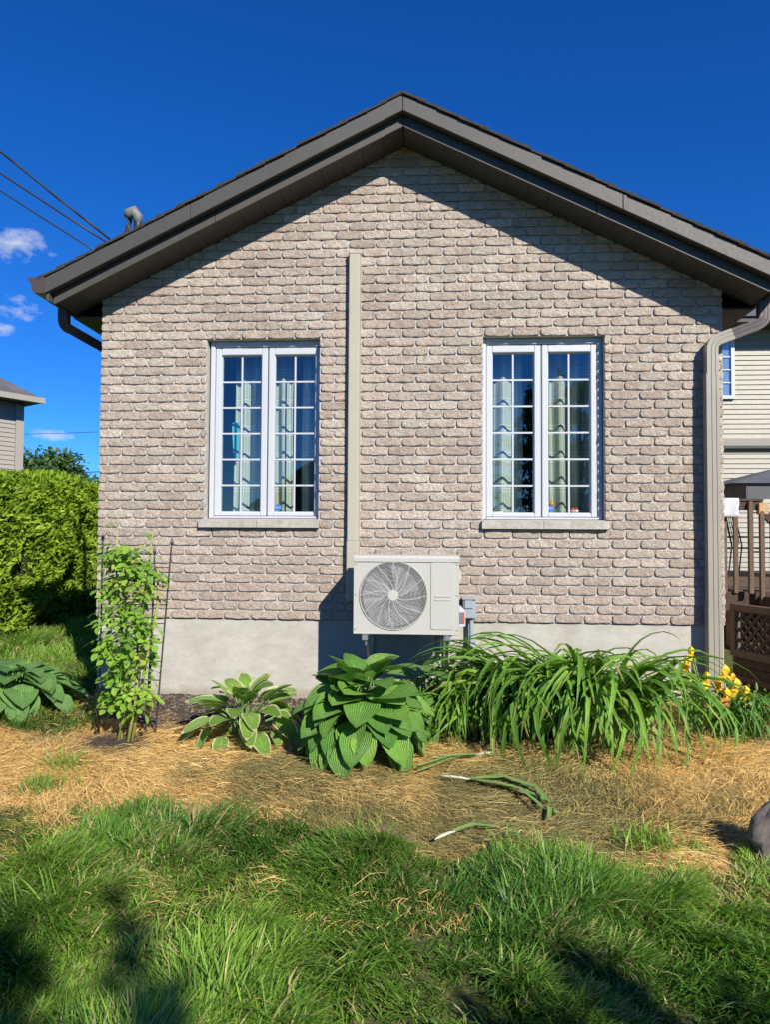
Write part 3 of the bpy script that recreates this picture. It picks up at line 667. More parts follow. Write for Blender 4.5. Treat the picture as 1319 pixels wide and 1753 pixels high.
for k in range(12):
    a0 = R(90+30*k); pts = []
    for i in range(12):
        t = i/11; r = .035+(.222-.035)*t; a = a0+.55*(1-t)**1.6*-1; pts.append((FCX+r*math.cos(a), HPY-.0145+.005*t, FCZ+r*math.sin(a)))
    HP(MB().tube(pts, .0024, 5), 'grille_spoke', M['hp_grille'])
HP(MB().lathe([(.036, 0), (.036, -.004), (.032, -.008)], (FCX, HPY-.010, FCZ), 'y', 32), 'hub', M['hp_grille'])
m = MB(); ring(m, .2235, HPY-.004, .0035, 72); HP(m, 'grille_rim', M['hp_grille'], fixn=False)
for k in range(3):
    m = MB(); nn = 10
    for i in range(nn):
        t = i/(nn-1)
        for q in range(4):
            r = [.03, .09, .15, .205][q]; a = R(120*k)+t*R(85)+.25*q/3; m.v.append((FCX+r*math.cos(a), HPY+.055-.032*t, FCZ+r*math.sin(a)))
    for i in range(nn-1):
        for q in range(3): m.f.append((i*4+q, i*4+q+1, i*4+q+5, i*4+q+4))
    HP(m, 'fan_blade', M['fan'], smooth=True)
def rrect(x0, x1, z0, z1, r, n=5):
    p = []
    for cx_, cz_, a0 in ((x1-r, z1-r, 0), (x0+r, z1-r, 90), (x0+r, z0+r, 180), (x1-r, z0+r, 270)):
        for i in range(n+1): a = R(a0+90*i/n); p.append((cx_+r*math.cos(a), cz_+r*math.sin(a)))
    return p
for sx_ in (HPX0+.012, HPX1-.012):
    for sz_ in (HPZ0+.02, (HPZ0+HPZ1)/2, HPZ1-.045): HP(MB().lathe([(.0045, 0), (.004, -.003)], (sx_, HPY-.0005, sz_), 'y', 8), 'screw', M['steel'])
sp = HP(MB().prism(rrect(.206, .360, .556, .990, .016), 'y', HPY-.005, HPY-.0005), 'service_panel', M['hp'], bevel=.002)
for z in (.745, .768): HP(MB().prism(rrect(.232, .336, z, z+.009, .004), 'y', HPY-.009, HPY-.0052), 'panel_rib', M['hp'])
HP(MB().prism([(HPX1+.004, .86), (HPX1+.014, .87), (HPX1+.02, .90), (HPX1+.014, .93), (HPX1+.004, .95)], 'y', HPY+.07, HPY+.14), 'side_handle', M['hp'])
vc = HP(MB().prism([(.392, .565), (.434, .572), (.434, .665), (.410, .695), (.392, .70)], 'y', HPY+.05, HPY+.19), 'valve_cover', M['white'], bevel=.003)
HP(MB().box(.396, .428, HPY+.0475, HPY+.0485, .59, .665), 'label_plate', simple('label_grey', (.16, .17, .19), .5), vc)
HP(MB().box(.419, .4285, HPY+.0465, HPY+.0473, .592, .663), 'warning_stripe', simple('label_red', (.55, .09, .04), .5), vc)
for x in (-.225, .318):
    br = empty('bracket', (x-.044, 0, 0), hp)
    def BR(m, n, mt, **k):
        m.v = [(p[0], p[1]+.35, p[2]-HPZ0) for p in m.v]; return m.build(n, mt, br, **k)
    BR(MB().box(-.018, .018, -.525, .008, .484, .512), 'arm', M['steel'], bevel=.002)
    BR(MB().box(-.018, .018, -.012, .0125, .10, .70), 'rail', M['steel'], bevel=.002)
    BR(MB().hexa([(-.010, -.05, .22), (.010, -.05, .22), (.010, -.02, .22), (-.010, -.02, .22)], [(-.010, -.44, .485), (.010, -.44, .485), (.010, -.40, .485), (-.010, -.40, .485)]), 'strut', M['steel'])
    BR(MB().box(-.028, .028, -.49, -.44, .511, .5225), 'rubber_foot', M['white'], bevel=.002)
    BR(MB().tube([(.006, -.50, .484), (.006, -.50, .45)], .007, 8), 'bolt', M['steel'])
HP(MB().tube([(.27, -.26, .53), (.27, -.26, .30), (.27, -.2, .12), (.25, -.1, -.05)], .011, 8), 'drain_hose', M['white'], smooth=True)
HP(MB().tube([(.25, -.24, .53), (.25, -.22, .34), (.22, -.12, .28), (.10, -.06, .30)], .016, 8), 'power_whip', M['pvc'], smooth=True)
db = empty('disconnect_box', (.48, 0, .58)); tag(db, 'blue-grey electrical disconnect box and conduit beside the heat pump', 'electrical box')
def DB(m, n, mt, **k):
    m.v = [(x-.48, y, z-.58) for x, y, z in m.v]; return m.build(n, mt, db, **k)
DB(MB().box(.434, .526, -.085, -.002, .583, .715), 'box', M['pvc'], bevel=.006); DB(MB().box(.428, .532, -.096, -.002, .716, .728), 'lid', M['pvc'], bevel=.003)
DB(MB().box(.446, .506, -.094, -.0855, .655, .712), 'door', M['pvc'], bevel=.003); DB(MB().tube([(.497, -.045, .582), (.497, -.045, -.06)], .0165, 14, cap=True), 'conduit', M['pvc'], smooth='auto')
DB(MB().box(.472, .522, -.05, -.004, .40, .42), 'strap', M['steel'])
# ------------------------------------------------------------------ service mast, cables
ms = empty('service_mast', (-2.44, 1.0, 3.0)); tag(ms, 'grey service mast with hooded weatherhead above the roof edge', 'service mast')
MB().tube([(0, 0, -.2), (0, 0, 1.0)], .03, 14).build('pipe', M['steel'], ms, smooth='auto')
MB().tube([(0, 0, .90), (0, 0, .97)], .036, 14).build('collar', M['black_metal'], ms, smooth='auto')
MB().tube([(.0, 0, .96), (-.005, 0, 1.03), (-.04, 0, 1.075), (-.085, 0, 1.06), (-.10, 0, 1.02)], [.034, .046, .052, .048, .036], 12).build('weatherhead', M['fascia_light'], ms, smooth=True)
MB().tube([(-.02, 0, .62), (-.16, -.02, .68), (-.22, -.03, .74)], .012, 8).build('insulator_arm', M['steel'], ms)
def sag(a, b, s, n=16): a, b = Vector(a), Vector(b); return [a.lerp(b, i/n)-Vector((0, 0, s*4*(i/n)*(1-i/n))) for i in range(n+1)]
for k, (z1, y1) in enumerate(((.42, .0), (.36, .02), (.46, -.02))):
    p0 = Vector((-2.52, 1.0+.02*k, 4.03)); p1 = Vector((-2.68+.02*k, 1.0, 3.80+.01*k))
    pts = [p0+(p1-p0)*t-Vector((.02*math.sin(3.14*t), 0, .20*math.sin(3.14*t)*(1+.3*k))) for t in [i/10 for i in range(11)]]
    o = MB().tube(pts, .009, 6).build('lead_wire', M['cable'], None, smooth=True); tag(o, ('shortest', 'middle-length', 'longest')[k]+' black wire loop hanging from the weatherhead', 'wire', 'wire loops at the weatherhead')
POLE = Vector((-9.5, .4, 0))
for k, (e, st, s, lab) in enumerate((((-9.42, .4, 9.9), (-2.70, 1.0, 3.83), .22, 'thick twisted black service cable rising highest from the roof edge'), ((-9.42, .4, 8.7), (-2.68, 1.0, 3.77), .18, 'black cable running just below the twisted service cable'), ((-9.42, .4, 8.25), (-2.56, 1.0, 3.55), .12, 'thin black cable lowest of the three above the roof edge'))):
    o = MB().tube(sag(st, e, s), (.010, .009, .007)[k], 7).build('cable', M['cable'], None, smooth=True); tag(o, lab, 'cable')
    if k == 0:
        pp = sag(st, e, s, 60); MB().tube([p+Vector((0, .010*math.cos(i*1.1), .010*math.sin(i*1.1))) for i, p in enumerate(pp)], .006, 5).build('strand', M['cable'], o, smooth=True)
up_ = empty('utility_pole', tuple(POLE)); tag(up_, 'brown wooden utility pole carrying the black cables', 'pole'); MB().tube([(0, 0, -.3), (0, 0, 10.3)], [.15, .11], 12).build('pole', M['pole'], up_, smooth='auto'); MB().box(-.06, .06, -.9, .9, 9.8, 9.92).build('crossarm', M['pole'], up_)

# ------------------------------------------------------------------ main house behind, deck, gazebo, lattice (right)
mh = empty('siding_house', (5.5, 9.5, 0)); tag(mh, 'beige vinyl-sided house standing behind the wooden deck', 'house')
def MH(m, n, mt, parent=None, **k):
    m.v = [(x-5.5, y-9.5, z) for x, y, z in m.v]; return m.build(n, mt, parent or mh, **k)
HY = 9.6
MH(MB().box(2.4, 11, HY+.12, 16, -.2, 5.55), 'wall', M['siding'])
z = .1
while z < 5.5:
    y = HY if z > 3.05 else HY+.07
    MH(MB().hexa([(2.4, y, z), (11, y, z), (11, y+.03, z), (2.4, y+.03, z)], [(2.4, y+.022, z+.1), (11, y+.022, z+.1), (11, y+.03, z+.1), (2.4, y+.03, z+.1)]), 'siding_plank', M['siding']); z += .1
MH(MB().box(2.4, 11, HY-.03, HY+.05, 2.995, 3.045), 'step_shadow_strip', M['dark_gap']); MH(MB().box(2.4, 11, HY-.02, HY+.04, 3.05, 3.20), 'band_board', M['siding'])  # dark strip stands in for the shadow under the upper storey step
MH(MB().box(1.8, 11.4, HY-.55, 16.4, 5.42, 5.52), 'eave', M['soffit'])
MH(MB().prism([(HY-.6, 5.52), (16.5, 5.52), (13, 7.2)], 'x', 1.8, 11.4), 'roof', M['roof_far'])
w = empty('window', (.6-5.5+5.4, HY-9.5, 4.0), mh)
w.location = (0, 0, 0)
wx0, wx1, wz0, wz1 = 5.25, 6.37, 4.0, 5.53-.02
MH(MB().box(wx0, wx1, HY-.05, HY+.06, wz0, wz0+.07).box(wx0, wx1, HY-.05, HY+.06, wz1-.12, wz1-.05).box(wx0, wx0+.07, HY-.05, HY+.06, wz0+.07, wz1-.12).box(wx1-.07, wx1, HY-.05, HY+.06, wz0+.07, wz1-.12), 'frame', M['white'], w)
MH(MB().box(wx0+.07, wx1-.07, HY-.012, HY-.008, wz0+.07, wz1-.12), 'pane', M['glass'], w); MH(MB().box(wx0+.07, wx1-.07, HY-.004, HY-.002, wz0+.07, wz1-.12), 'blind', simple('blind', (.25, .32, .45), .7), w)
for k in range(1, 5): zz = wz0+.07+k*(wz1-wz0-.19)/5; MH(MB().box(wx0+.07, wx1-.07, HY-.03, HY-.013, zz-.012, zz+.012), 'muntin', M['white'], w)
for k in (1, 2): xx = wx0+.07+k*(wx1-wx0-.14)/3; MH(MB().box(xx-.012, xx+.012, HY-.0305, HY-.0132, wz0+.07, wz1-.12), 'muntin', M['white'], w)
dk = empty('wooden_deck', (4.0, 2.7, 0)); tag(dk, 'brown stained wooden deck with baluster railing behind the house corner', 'deck')
def DK(m, n, mt, **k):
    m.v = [(x-4, y-2.7, z) for x, y, z in m.v]; return m.build(n, mt, dk, **k)
for k in range(34): DK(MB().box(2.45, 7.5, 2.72+k*.145, 2.72+k*.145+.138, .575, .612), 'deck_board', M['wood2'], bevel=.003)
DK(MB().box(2.45, 7.5, 2.66, 2.70, .40, .60), 'rim_board', M['wood'])
for x in (2.5, 4.6, 7.4):
    for y in (2.85, 7.4): DK(MB().box(x-.06, x+.06, y-.06, y+.06, -.1, .575), 'post', M['wood'])
DK(MB().box(3.50, 3.58, 2.95, 3.03, -.1, .575), 'post', M['raw_lit_wood'])  # sunlit orange look of this post is put into its wood colour
DK(MB().box(2.45, 3.72, 2.585, 2.625, 1.465, 1.555), 'top_rail', M['wood'], bevel=.006); DK(MB().box(2.45, 3.72, 2.57, 2.66, 1.557, 1.585), 'cap_rail', M['wood'], bevel=.006)
for k, x in enumerate((2.88, 2.996, 3.112, 3.228, 3.34, 3.455, 3.575, 3.69, 3.80)):
    dz = -.105*max(0, k-6)
    y0, y1 = (2.627, 2.659) if k < 6 else (2.54, 2.583)
    zt = 1.46 if k < 6 else 1.56+dz
    DK(MB().prism([(x-.023, .585+dz), (x+.023, .585+dz), (x+.023, zt-.02), (x+.012, zt), (x-.012, zt), (x-.023, zt-.02)], 'y', y0, y1), 'baluster', M['wood2'], bevel=.003)
DK(MB().box(3.66, 3.76, 2.545, 2.62, 1.42, 1.54), 'rail_block', M['raw_lit_wood'], bevel=.004)
DK(MB().hexa([(3.70, 2.60, 1.42), (4.6, 2.60, .55), (4.6, 2.65, .55), (3.70, 2.65, 1.42)], [(3.70, 2.60, 1.54), (4.6, 2.60, .67), (4.6, 2.65, .67), (3.70, 2.65, 1.54)]), 'stair_rail', M['wood'])
for k in range(3): DK(MB().box(3.75+.28*k, 4.05+.28*k, 1.9, 2.655, .40-.18*k, .44-.18*k), 'stair_tread', M['wood2'])
DK(MB().box(3.70, 3.745, 2.2, 2.655, -.02, .56), 'stringer', M['wood'])
m = MB(); n = 14
for i in range(n+1):
    x = 3.20+.26*i/n
    for k in range(9):
        t = k/8; z = 1.592-.20*t+.004*math.sin(i*1.1)*t; y = 2.566-.010*math.sin(i*.9+k*.4)*t
        m.v.append((x+.006*math.sin(k*.9), y, z))
    m.v.append((x, 2.665, 1.592)); m.v.append((x, 2.668, 1.50))
for i in range(n):
    for a, b in [(k, k+1) for k in range(8)]+[(0, 9), (9, 10)]: m.f.append((i*11+a, (i+1)*11+a, (i+1)*11+b, i*11+b))
o = m.build('towel', M['towel'], None, smooth=True); o.modifiers.new('t', 'SOLIDIFY').thickness = .006; tag(o, 'white towel hung over the brown deck railing', 'towel')
gb = empty('gazebo', (5.2, 5.1, .61)); tag(gb, 'dark grey canopy gazebo with thin black metal frame on the deck', 'gazebo')
def GB(m, n, mt, **k):
    m.v = [(x-5.2, y-5.1, z-.61) for x, y, z in m.v]; return m.build(n, mt, gb, **k)
gx0, gx1, gy0, gy1, gzz = 4.02, 6.6, 4.1, 6.3, 1.87
GB(MB().add([(gx0, gy0, gzz), (gx1, gy0, gzz), (gx1, gy1, gzz), (gx0, gy1, gzz), (5.3, 5.2, 2.22)], [(0, 1, 4), (1, 2, 4), (2, 3, 4), (3, 0, 4), (3, 2, 1, 0)]), 'canopy', M['canvas'])
GB(MB().box(gx0+.22, gx1-.1, gy0+.05, gy0+.065, gzz-.20, gzz-.003), 'valance', M['canvas']); GB(MB().box(gx0+.205, gx0+.218, gy0+.05, gy1, gzz-.20, gzz-.003), 'valance', M['canvas'])
for x, y in ((4.36, 4.2), (6.45, 4.2), (4.36, 6.2), (6.45, 6.2)):
    for d in (-.05, .05): GB(MB().tube([(x+d, y, .612), (x+d, y, gzz)], .011, 6), 'post', M['black_metal'])
    for z in (.75, 1.0, 1.18, 1.5): GB(MB().tube([(x-.05, y, z), (x+.05, y, z)], .008, 6), 'cross_bar', M['black_metal'])
for k in range(2):
    c_ = empty('patio_chair', (4.02+.75*k, 4.75+.5*k, .612), None, R(20+30*k)); tag(c_, ('black metal patio chair on the deck beside the railing', 'black metal patio chair under the canopy away from the railing')[k], 'chair')
    for sx in (-.22, .22):
        MB().tube([(sx, -.22, 0), (sx, -.22, .58), (sx, .2, .58)], .011, 6).build('arm', M['black_metal'], c_); MB().tube([(sx, .25, 0), (sx, .2, .45), (sx, .3, .95)], .011, 6).build('leg', M['black_metal'], c_)
    MB().box(-.22, .22, -.22, .22, .41, .43).build('seat', M['black_metal'], c_); MB().tube([(-.22, .3, .95), (.22, .3, .95)], .011, 6).build('top_bar', M['black_metal'], c_)
    for q in range(5): MB().tube([(-.16+.08*q, .215, .47), (-.16+.08*q, .3, .94)], .006, 5).build('back_bar', M['black_metal'], c_)
# lattice gate in front of the deck
def lattice(name, x0, y0, ang, L, z0, z1, label, slat=.027, pit=.062):
    o = empty(name, (x0, y0, 0), None, ang); tag(o, label, 'lattice'); fr = .055
    MB().box(0, L, -.03, .03, z1-fr, z1).build('frame_rail', M['wood2'], o, bevel=.004); MB().box(0, L, -.03, .03, z0, z0+fr).build('frame_rail', M['wood2'], o, bevel=.004)
    MB().box(0, fr, -.028, .028, z0+fr, z1-fr).build('frame_stile', M['wood2'], o); MB().box(L-fr, L, -.028, .028, z0+fr, z1-fr).build('frame_stile', M['wood2'], o)
    a0, a1, b0, b1 = fr, L-fr, z0+fr, z1-fr; H = b1-b0
    for d in (1, -1):
        c = a0-H
        while c < a1+H:
            # line x = c + d*(z-b0) (d=1) or x = c - ... clipped to the frame
            pts = []
            for k in range(41):
                z = b0+H*k/40; x = c+(z-b0) if d > 0 else c+H-(z-b0)
                if a0 <= x <= a1: pts.append((x, z))
            if len(pts) > 3:
                (xa, za), (xb, zb) = pts[0], pts[-1]; yy = -.008 if d > 0 else .002; hx = slat*.7
                MB().prism([(max(a0, xa-hx), za), (min(a1, xa+hx), za), (min(a1, xb+hx), zb), (max(a0, xb-hx), zb)], 'y', yy, yy+.008).build('slat', M['wood'], o)
            c += pit*1.35
    return o
DA = math.atan2(-1, .33)
lattice('lattice_gate', 2.62, .72, DA, 1.5, .235, .645, 'brown lattice gate with framed edges beside the house corner')
lattice('lattice_skirt', 2.66, .80, DA, 1.6, -.16, .08, 'low dark lattice skirt under the step boards')
o = empty('step_boards', (2.65, .76, 0), None, DA); tag(o, 'dark brown boards between the lattice gate and skirt', 'boards')
for k in range(2): MB().box(0, 1.55, -.02, .02, .083+.072*k, .150+.072*k).build('board', M['wood'], o, bevel=.003)
# ------------------------------------------------------------------ neighbour house, hedge, distant trees (left)
nh = empty('neighbour_house', (-10.2, 8, 0)); tag(nh, 'grey-beige sided neighbour house with hip roof beyond the hedge', 'house')
NA_ = Vector((-8.86, 10.05)); dirn = Vector((-.62, -1)).normalized(); nrm = Vector((1, -.62)).normalized()
def NP(s, d, z): q = NA_+dirn*s+nrm*d; return (q.x+10.2, q.y-8, z)
def NB(s0, s1, d0, d1, z0, z1, name, mt):
    return MB().hexa([NP(s0, d0, z0), NP(s1, d0, z0), NP(s1, d1, z0), NP(s0, d1, z0)], [NP(s0, d0, z1), NP(s1, d0, z1), NP(s1, d1, z1), NP(s0, d1, z1)]).build(name, mt, nh)
NB(0, 8, -7, -.03, -.3, 4.08, 'wall', M['siding2'])
z = .1
while z < 4.0:
    MB().hexa([NP(.16, .0, z), NP(8, 0, z), NP(8, -.03, z), NP(.16, -.03, z)], [NP(.16, -.018, z+.1), NP(8, -.018, z+.1), NP(8, -.03, z+.1), NP(.16, -.03, z+.1)]).build('siding_plank', M['siding2'], nh); z += .1
NB(-.02, .155, -.15, .02, -.2, 4.06, 'corner_board', M['siding2'])
NB(-.22, 8.4, -7.4, .45, 4.08, 4.13, 'eave_soffit', M['soffit']); NB(-.22, 8.4, .452, .53, 4.06, 4.18, 'gutter', M['siding2'])
e = [NP(-.25, .5, 4.14), NP(8.5, .5, 4.14), NP(8.5, -7.5, 4.14), NP(-.25, -7.5, 4.14), NP(3.6, -3.5, 6.9), NP(4.6, -3.5, 6.9)]
MB().add(e, [(0, 1, 5, 4), (1, 2, 5), (2, 3, 4, 5), (3, 0, 4), (3, 2, 1, 0)]).build('roof', M['roof_far'], nh)

def quads_from(P, U, Vv, N_):
    """leaf-like diamonds: centre P, half axes U (length) and Vv (width), fold along N_"""
    a = P-U; b = P+Vv-N_*.0+U*.1; c = P+U; d = P-Vv+U*.1
    V = np.stack([a, b+N_, c, d+N_], 1).reshape(-1, 3); n = len(P); I = np.arange(n)*4
    T = np.concatenate([np.stack([I, I+1, I+2], 1), np.stack([I, I+2, I+3], 1)]); return V, T
def norm(a): return a/np.maximum(np.linalg.norm(a, axis=1, keepdims=True), 1e-9)
def leaf_cloud(P, out, L, Wd, c0, c1, up=.35, spread=.8, droop=-.1, cvar=None):
    n = len(P); d = norm(out*.9+rng.normal(0, spread, (n, 3))+np.array([0, 0, droop])); nn = norm(out*.7+np.array([0, 0, up])+rng.normal(0, .45, (n, 3)))
    s = norm(np.cross(d, nn)); nn = norm(np.cross(s, d)); l = L*rng.uniform(.65, 1.3, (n, 1)); w = Wd*rng.uniform(.7, 1.3, (n, 1))
    V, T = quads_from(P, d*l/2, s*w/2, nn*w*.22)
    t = rng.uniform(0, 1, (n, 1)) if cvar is None else cvar
    c = np.array(c0)*(1-t)+np.array(c1)*t; c = c*rng.uniform(.8, 1.2, (n, 1)); return V, T, np.repeat(c, 4, 0)
# hedge: a long clipped volume, fronds over its surface
hd = empty('cedar_hedge', (-5.2, 5, 0)); tag(hd, 'dense green cedar hedge along the left lawn', 'hedge')
def hx(y, z): return -4.62-.035*(y-3)+.10*sn(y, z*1.4, 3.2)+.06*sn(y, z, 9, 1)-.18*np.clip((z-1.2)/.8, 0, 1)**2
n = 58000; yy = rng.uniform(-3.5, 12, n); zz = rng.uniform(.02, 1.0, n)**.9; top = rng.random(n) < .22
ztop = 1.86+.02*(yy-3)+.05*sn(yy, yy*0, 4); dep = rng.uniform(0, 1, n)**1.6
px_ = np.where(top, hx(yy, ztop)-rng.uniform(0, .9, n), hx(yy, zz*ztop)-.10*dep); pz_ = np.where(top, ztop+rng.uniform(-.06, .08, n), zz*ztop)
P = np.stack([px_+5.2, yy-5, pz_], 1); outv = np.where(top[:, None], np.array([[.25, -.1, 1.0]]), np.array([[1.0, -.25, .25]]))
big = sn(yy, pz_*2, 6)*.3+.5+rng.uniform(-.3, .3, n)
V1, T1, C1 = leaf_cloud(P, outv, .10, .036, (.13, .23, .013), (.31, .43, .04), .5, .55, .25, np.clip(big, 0, 1)[:, None])
o = link(bpy.data.objects.new('foliage', np_mesh('foliage', V1, T1, M['cedar'], C1)), hd); tag(o, kind='stuff')
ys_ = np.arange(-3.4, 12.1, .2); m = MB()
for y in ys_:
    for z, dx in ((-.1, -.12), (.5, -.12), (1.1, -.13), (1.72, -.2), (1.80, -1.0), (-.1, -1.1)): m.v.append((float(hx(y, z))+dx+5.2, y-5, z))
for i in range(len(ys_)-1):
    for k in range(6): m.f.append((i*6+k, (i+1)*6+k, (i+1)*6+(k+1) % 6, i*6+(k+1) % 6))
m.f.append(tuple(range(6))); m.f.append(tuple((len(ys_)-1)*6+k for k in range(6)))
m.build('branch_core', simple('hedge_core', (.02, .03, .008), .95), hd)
def tree(name, loc, H, rx, rz, zc, n, lab, cols, leaf=.12, cl=60, group=None, seed=1, trunk=.16, wid=.55):
    r_ = np.random.default_rng(seed); t = empty(name, loc); tag(t, lab, 'tree', group)
    cen = r_.normal(0, 1, (cl, 3)); cen = norm(cen)*r_.uniform(.35, 1.0, (cl, 1))**.6; cen *= np.array([rx, rx, rz])*.82; cen[:, 2] += zc
    size = r_.uniform(.16, .34, cl)*rx
    k = r_.integers(0, cl, n); g_ = r_.normal(0, 1, (n, 3)); g_ = norm(g_)*r_.uniform(.3, 1, (n, 1)); P = cen[k]+g_*size[k][:, None]*np.array([1, 1, .7]); out = norm(g_+(P-np.array([0, 0, zc]))*.25/rx)
    tt = np.clip(.5+.35*r_.normal(0, 1, cl)[k]+.15*r_.normal(0, 1, n), 0, 1)[:, None]
    V1, T1, C1 = leaf_cloud(P, out, leaf, leaf*wid, cols[0], cols[1], .5, .9, -.3, tt)
    o = link(bpy.data.objects.new('crown', np_mesh('crown', V1, T1, M['treeleaf'], C1)), t)
    m = MB().tube([(0, 0, -.2), (.03, .02, zc*.4), (-.03, 0, zc*.8), (.0, .0, zc+rz*.5)], [trunk, trunk*.8, trunk*.6, trunk*.2], 9)
    for q in cen[:min(cl, 26)]:
        s_ = Vector((0, 0, min(zc, max(.5, q[2]*.62)))); e_ = Vector(q); m.tube([s_, s_.lerp(e_, .5)+Vector((0, 0, .06*rx)), e_], [trunk*.4, trunk*.26, trunk*.06], 5)
    m.build('trunk', M['bark'], t, smooth=True); return t
DC = ((.045, .10, .026), (.09, .16, .045))
tree('distant_tree', (-24.5, 38, 0), 8, 5.0, 3.0, 3.6, 15000, 'rounded distant tree beside the neighbour house corner', DC, .42, 80, 'distant trees', 3)
tree('distant_tree', (-18.5, 40, 0), 6.5, 4.2, 2.7, 2.6, 12000, 'lower distant tree showing against the brick house edge', DC, .42, 70, 'distant trees', 4)
tree('distant_tree', (-31, 44, 0), 8, 5.5, 3.4, 3.8, 11000, 'distant tree mostly hidden behind the neighbour house', DC, .45, 70, 'distant trees', 5)
for k, (za, zb, r_, lab) in enumerate(((3.35, 3.95, .018, 'black street cable crossing the distant trees'), (2.55, 3.1, .03, 'thick black street cable crossing low before the distant trees'), (5.1, 5.35, .010, 'thin street cable crossing above the distant trees'))):
    o = MB().tube(sag((-22, 22, za), (2, 24, zb+1.2), .3, 20), r_, 6).build('street_cable', M['cable'], None, smooth=True); tag(o, lab, 'cable')
    if k == 1: MB().tube([(-12.65, 22.75, 3.02), (-12.1, 22.8, 3.06)], .09, 8).build('splice', M['cable'], o)
# ------------------------------------------------------------------ behind the camera: what the panes mirror and what shades the lawn
LC = ((.05, .11, .022), (.10, .18, .04))
tree('yard_tree', (3.35, -9.85, -.36), 5.5, 1.25, 1.5, 3.75, 4600, 'young leafy maple tree mirrored in the window panes', LC, .14, 44, None, 6, .07, .8)
def conifer(loc, H, rad, n, lab, seed):
    r_ = np.random.default_rng(seed); t = empty('spruce', loc); tag(t, lab, 'tree', 'young spruces in the yard'); zz = .25+(H-.25)*(1-np.sqrt(r_.random(n))*.98); k = (H-zz)/H; tier = .72+.28*np.cos(zz*2*np.pi/.34)
    a = r_.uniform(0, 6.283, n); lob = 1+.22*np.sin(5*a+zz*9); q = rad*k*tier*lob*r_.uniform(.35, 1.05, n); P = np.stack([q*np.cos(a), q*np.sin(a), zz-.12*q], 1); out = np.stack([np.cos(a), np.sin(a), .1+0*a], 1)
    V1, T1, C1 = leaf_cloud(P, out, .13, .05, (.02, .06, .022), (.05, .11, .04), .5, .45, 0); link(bpy.data.objects.new('crown', np_mesh('crown', V1, T1, M['treeleaf'], C1)), t); MB().tube([(0, 0, -.2), (0, 0, H*.97)], [.06, .008], 8).build('trunk', M['bark'], t, smooth=True)
conifer((2.12, -8.30, -.36), 4.55, 2.1, 7500, 'broad young spruce tree mirrored beside the maple', 31)
conifer((2.74, -8.62, -.36), 4.95, 1.05, 3300, 'slim young spruce tree touching the broad spruce', 32)
tree('yard_shrub', (2.95, -6.98, -.36), 3.4, .95, 1.3, 2.3, 3600, 'upright leafy shrub whose shadow falls on the lawn', LC, .07, 30, None, 8, .035, .7)
bh = empty('facing_house', (-4.6, -28, -.36)); tag(bh, 'dark-roofed gabled house across the yard mirrored in the panes', 'house')
MB().box(-3.5, 3.2, -8, 0, 0, 2.9).build('wall', M['siding2'], bh); MB().prism([(-4, 2.85), (3.7, 2.85), (-.1, 5.6)], 'y', -8.3, .3).build('roof', M['roof_far'], bh)
for x in (-2, 1.2): MB().box(x-.5, x+.5, .001, .05, .9, 2.1).build('window', M['dark_gap'], bh)
hb = empty('rear_hedge', (5, -24, -.36)); tag(hb, 'clipped hedge along the far side of the yard', 'hedge')
P = np.stack([rng.uniform(-6, 14, 9000), rng.uniform(-.5, .5, 9000), rng.uniform(0, 2.4, 9000)], 1); V1, T1, C1 = leaf_cloud(P, np.tile([[0, 1., .3]], (9000, 1)), .22, .12, *LC)
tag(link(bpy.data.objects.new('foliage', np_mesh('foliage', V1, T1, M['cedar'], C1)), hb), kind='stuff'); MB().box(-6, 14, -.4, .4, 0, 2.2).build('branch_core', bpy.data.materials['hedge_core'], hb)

# ------------------------------------------------------------------ plants in the bed
def grid_leaf(name, rows, cols, fn, mat):
    """fn(s in -1..1, t in 0..1) -> xyz; uv = (s,t)"""
    m = MB(); uv = []
    for i in range(rows+1):
        for j in range(cols+1):
            s, t = 2*j/cols-1, i/rows; m.v.append(fn(s, t)); uv.append((s, t))
    w = cols+1
    for i in range(rows):
        for j in range(cols): m.f.append((i*w+j, i*w+j+1, (i+1)*w+j+1, (i+1)*w+j))
    me = m.mesh(name, mat, smooth=True, fixn=False); l = me.uv_layers.new(name='UVMap')
    for lp in me.loops: l.data[lp.index].uv = uv[lp.vertex_index]
    return me
def hosta_mesh(mat, wr, droop, cup, r):
    ph = r.uniform(0, 6)
    def fn(s, t):
        w = wr*.5*(math.sin(math.pi*min(1, t**.66))**.62) if 0 < t < 1 else 0
        x = t; y = s*w; z = -droop*t*t+cup*abs(s)**1.3*w*1.1+.012*math.sin(9*t+ph+2*s)*abs(s)
        return (x, y, z)
    return grid_leaf('leaf', 8, 6, fn, mat)
